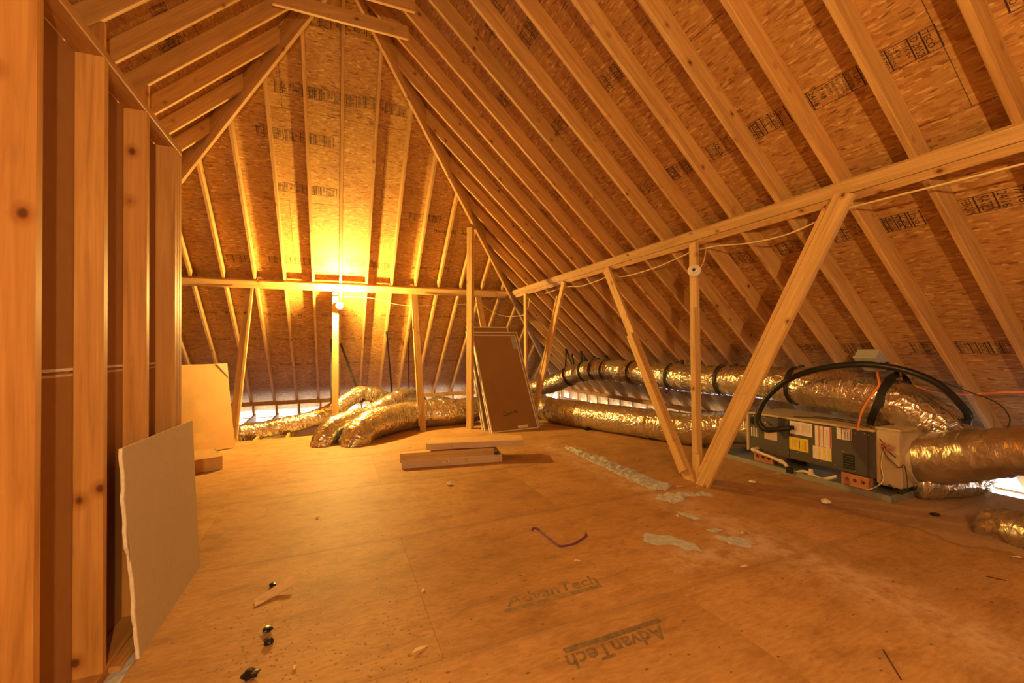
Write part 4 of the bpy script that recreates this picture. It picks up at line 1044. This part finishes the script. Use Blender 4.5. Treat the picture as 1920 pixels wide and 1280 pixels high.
lump('plaster_crumb', 'pale lump on the deck in front of the drain pan', 3.57, 2.17, .032, 'gypsum', 7)
lump('plaster_crumb', 'flattened pale crumb on the deck between V strut and drain pan', 3.52, 2.77, .030, 'gypsum', 8, .3)
cps = [(1.24, 2.645, .004), (1.262, 2.668, .012), (1.288, 2.643, .006), (1.289, 2.60, .004), (1.292, 2.50, .004), (1.297, 2.42, .004), (1.303, 2.375, .006), (1.325, 2.362, .006), (1.40, 2.366, .004), (1.46, 2.39, .005), (1.50, 2.41, .004), (1.53, 2.425, .008), (1.545, 2.45, .012)]
pth = resample(crom(cps, 10), .012); vs_, fs = [], []
for i, p_ in enumerate(pth):
    d = (pth[min(i + 1, len(pth) - 1)] - pth[max(i - 1, 0)]).normalized(); sd = V((-d.y, d.x, .5)).normalized() * .0075
    for q in (p_ - sd, p_ + sd, p_ + sd + V((0, 0, .0012)), p_ - sd + V((0, 0, .0012))): vs_.append(q + V((0, 0, .002)))
for k in range(len(pth) - 1):
    for j in range(4): fs.append((4 * k + j, 4 * k + (j + 1) % 4, 4 * k + 4 + (j + 1) % 4, 4 * k + 4 + j))
tag(obj('strapping_band', vs_, fs, 'purple'), 'purple plastic strapping band bent in a hook on the deck', 'band')
def torn(name, label, outline, bumps, mat='greypaper', seed=0, th=.004):
    """a torn, crumpled scrap of paper stuck to the deck; outline in room metres"""
    bm = bmesh.new(); rn = random.Random(seed)
    pts = []
    for i, p in enumerate(outline):
        q = outline[(i + 1) % len(outline)]; L = math.hypot(q[0] - p[0], q[1] - p[1]); m = max(1, int(L / .03))
        for k in range(m):
            t_ = k / m; pts.append((p[0] + (q[0] - p[0]) * t_ + rn.uniform(-.012, .012), p[1] + (q[1] - p[1]) * t_ + rn.uniform(-.012, .012)))
    vv = [bm.verts.new((x, y, .0008)) for x, y in pts]
    f_ = bm.faces.new(vv); bmesh.ops.triangulate(bm, faces=[f_])
    for _ in range(2): bmesh.ops.subdivide_edges(bm, edges=[e for e in bm.edges if e.calc_length() > .035], cuts=1, use_grid_fill=False); bmesh.ops.triangulate(bm, faces=bm.faces[:])
    for v in bm.verts:
        if not v.is_boundary: v.co.z = .0015 + max(0, bumps * (noise.noise(V((v.co.x * 22, v.co.y * 22, seed))) + .35))
    g_ = bmesh.ops.extrude_face_region(bm, geom=bm.faces[:])
    for e in g_['geom']:
        if isinstance(e, bmesh.types.BMVert): e.co.z += .0012
    bmesh.ops.recalc_face_normals(bm, faces=bm.faces[:])
    me = bpy.data.meshes.new(name); bm.to_mesh(me); bm.free(); me.materials.append(M[mat])
    return tag(inst(name, me), label, 'paper')
torn('torn_paper', 'long torn grey paper strip on the deck left of the V strut', [(2.66, 4.72), (2.76, 4.55), (2.80, 4.0), (2.78, 3.4), (2.80, 3.0), (2.66, 2.93), (2.56, 3.0), (2.58, 3.6), (2.60, 4.2), (2.64, 4.6)], .034, seed=1)
torn('torn_paper', 'torn grey paper patch in front of the V strut foot', [(2.52, 2.86), (2.72, 2.84), (2.96, 2.72), (2.92, 2.64), (2.70, 2.74), (2.62, 2.66), (2.50, 2.66), (2.42, 2.80)], .02, seed=2)
torn('torn_paper', 'small torn grey scrap between the two larger patches', [(2.40, 2.52), (2.46, 2.44), (2.44, 2.34), (2.39, 2.36), (2.36, 2.48)], .006, seed=3)
torn('torn_paper', 'pale grey torn patch on the deck, nearest of the paper patches', [(1.84, 2.24), (1.92, 2.32), (2.04, 2.22), (2.10, 2.06), (2.06, 1.98), (1.98, 2.02), (1.96, 2.12), (1.86, 2.16)], .005, 'greypaper', seed=4)
torn('torn_paper', 'faint grey torn patch right of the nearest paper patch', [(2.30, 2.10), (2.44, 2.02), (2.46, 1.92), (2.36, 1.90), (2.30, 1.98)], .005, seed=5)
torn('torn_paper', 'tiny grey torn scrap above the faint patch', [(2.33, 2.20), (2.42, 2.18), (2.43, 2.13), (2.34, 2.14)], .004, seed=6)
rn = random.Random(11)
def px_floor(x, y):
    d = F + RT * ((x - 960) / 800) + UP * ((640 - y) / 800); t_ = -CAM.z / d.z; return CAM + d * t_
for (x, y, lab, sz) in (((1083), 1053, 'pale wood shaving in front of the purple band', .05), (788, 1218, 'orange curled wood shaving at the bottom centre', .075), (1395, 1063, 'pale wood shaving right of the nearest paper patch', .045), (1275, 913, 'long pale wood shaving at the foot of the V strut', .07), (1308, 914, 'short pale wood chip right at the V strut foot', .04), (1288, 926, 'pale chip lying on the torn patch by the V strut', .035), (1270, 968, 'small pale chip below the V strut patch', .03), (1392, 999, 'pair-like pale chip on the dust line, left one', .03), (1405, 1000, 'pale chip on the dust line, right one', .03), (1455, 889, 'pale wood splinter along the drain pan rim', .06), (793, 1108, 'light chip among dark crumbs left of the lettering', .03), (595, 972, 'dark-edged chip on the deck right of the small carton', .04), (768, 838, 'pale flake on the deck behind the flat cartons', .06), (1905, 1045, 'pale chip at the right edge below the duct stub', .05), (553, 1252, 'pale sliver on the deck near the largest black scrap', .03), (1195, 862, 'thin pale sliver beside the torn paper strip', .04)):
    q = px_floor(x, y); a = rn.uniform(0, 6)
    P = [(-sz / 2, -.004, .0), (-sz * .15, -.010, .004), (sz * .25, -.006, .010), (sz / 2, .006, .004), (sz * .2, .010, .008), (-sz * .2, .004, .003)]
    scrap('wood_shaving', lab, 'scrap', q.x, q.y, P, .0015, 'chip', a)
tag(board('wire_offcut', tuple(px_floor(1656, 1219) + V((0, 0, .003))), tuple(px_floor(1690, 1275) + V((0, 0, .003))), V((0, 0, 1)), .004, .004, 'dark_wire', ch=.001), 'thin dark wire offcut on the deck at the lower right', 'wire')
tag(board('wire_offcut', tuple(px_floor(1849, 1081) + V((0, 0, .003))), tuple(px_floor(1887, 1089) + V((0, 0, .003))), V((0, 0, 1)), .004, .004, 'dark_wire', ch=.001), 'thin dark wire offcut near the right edge below the duct stub', 'wire')
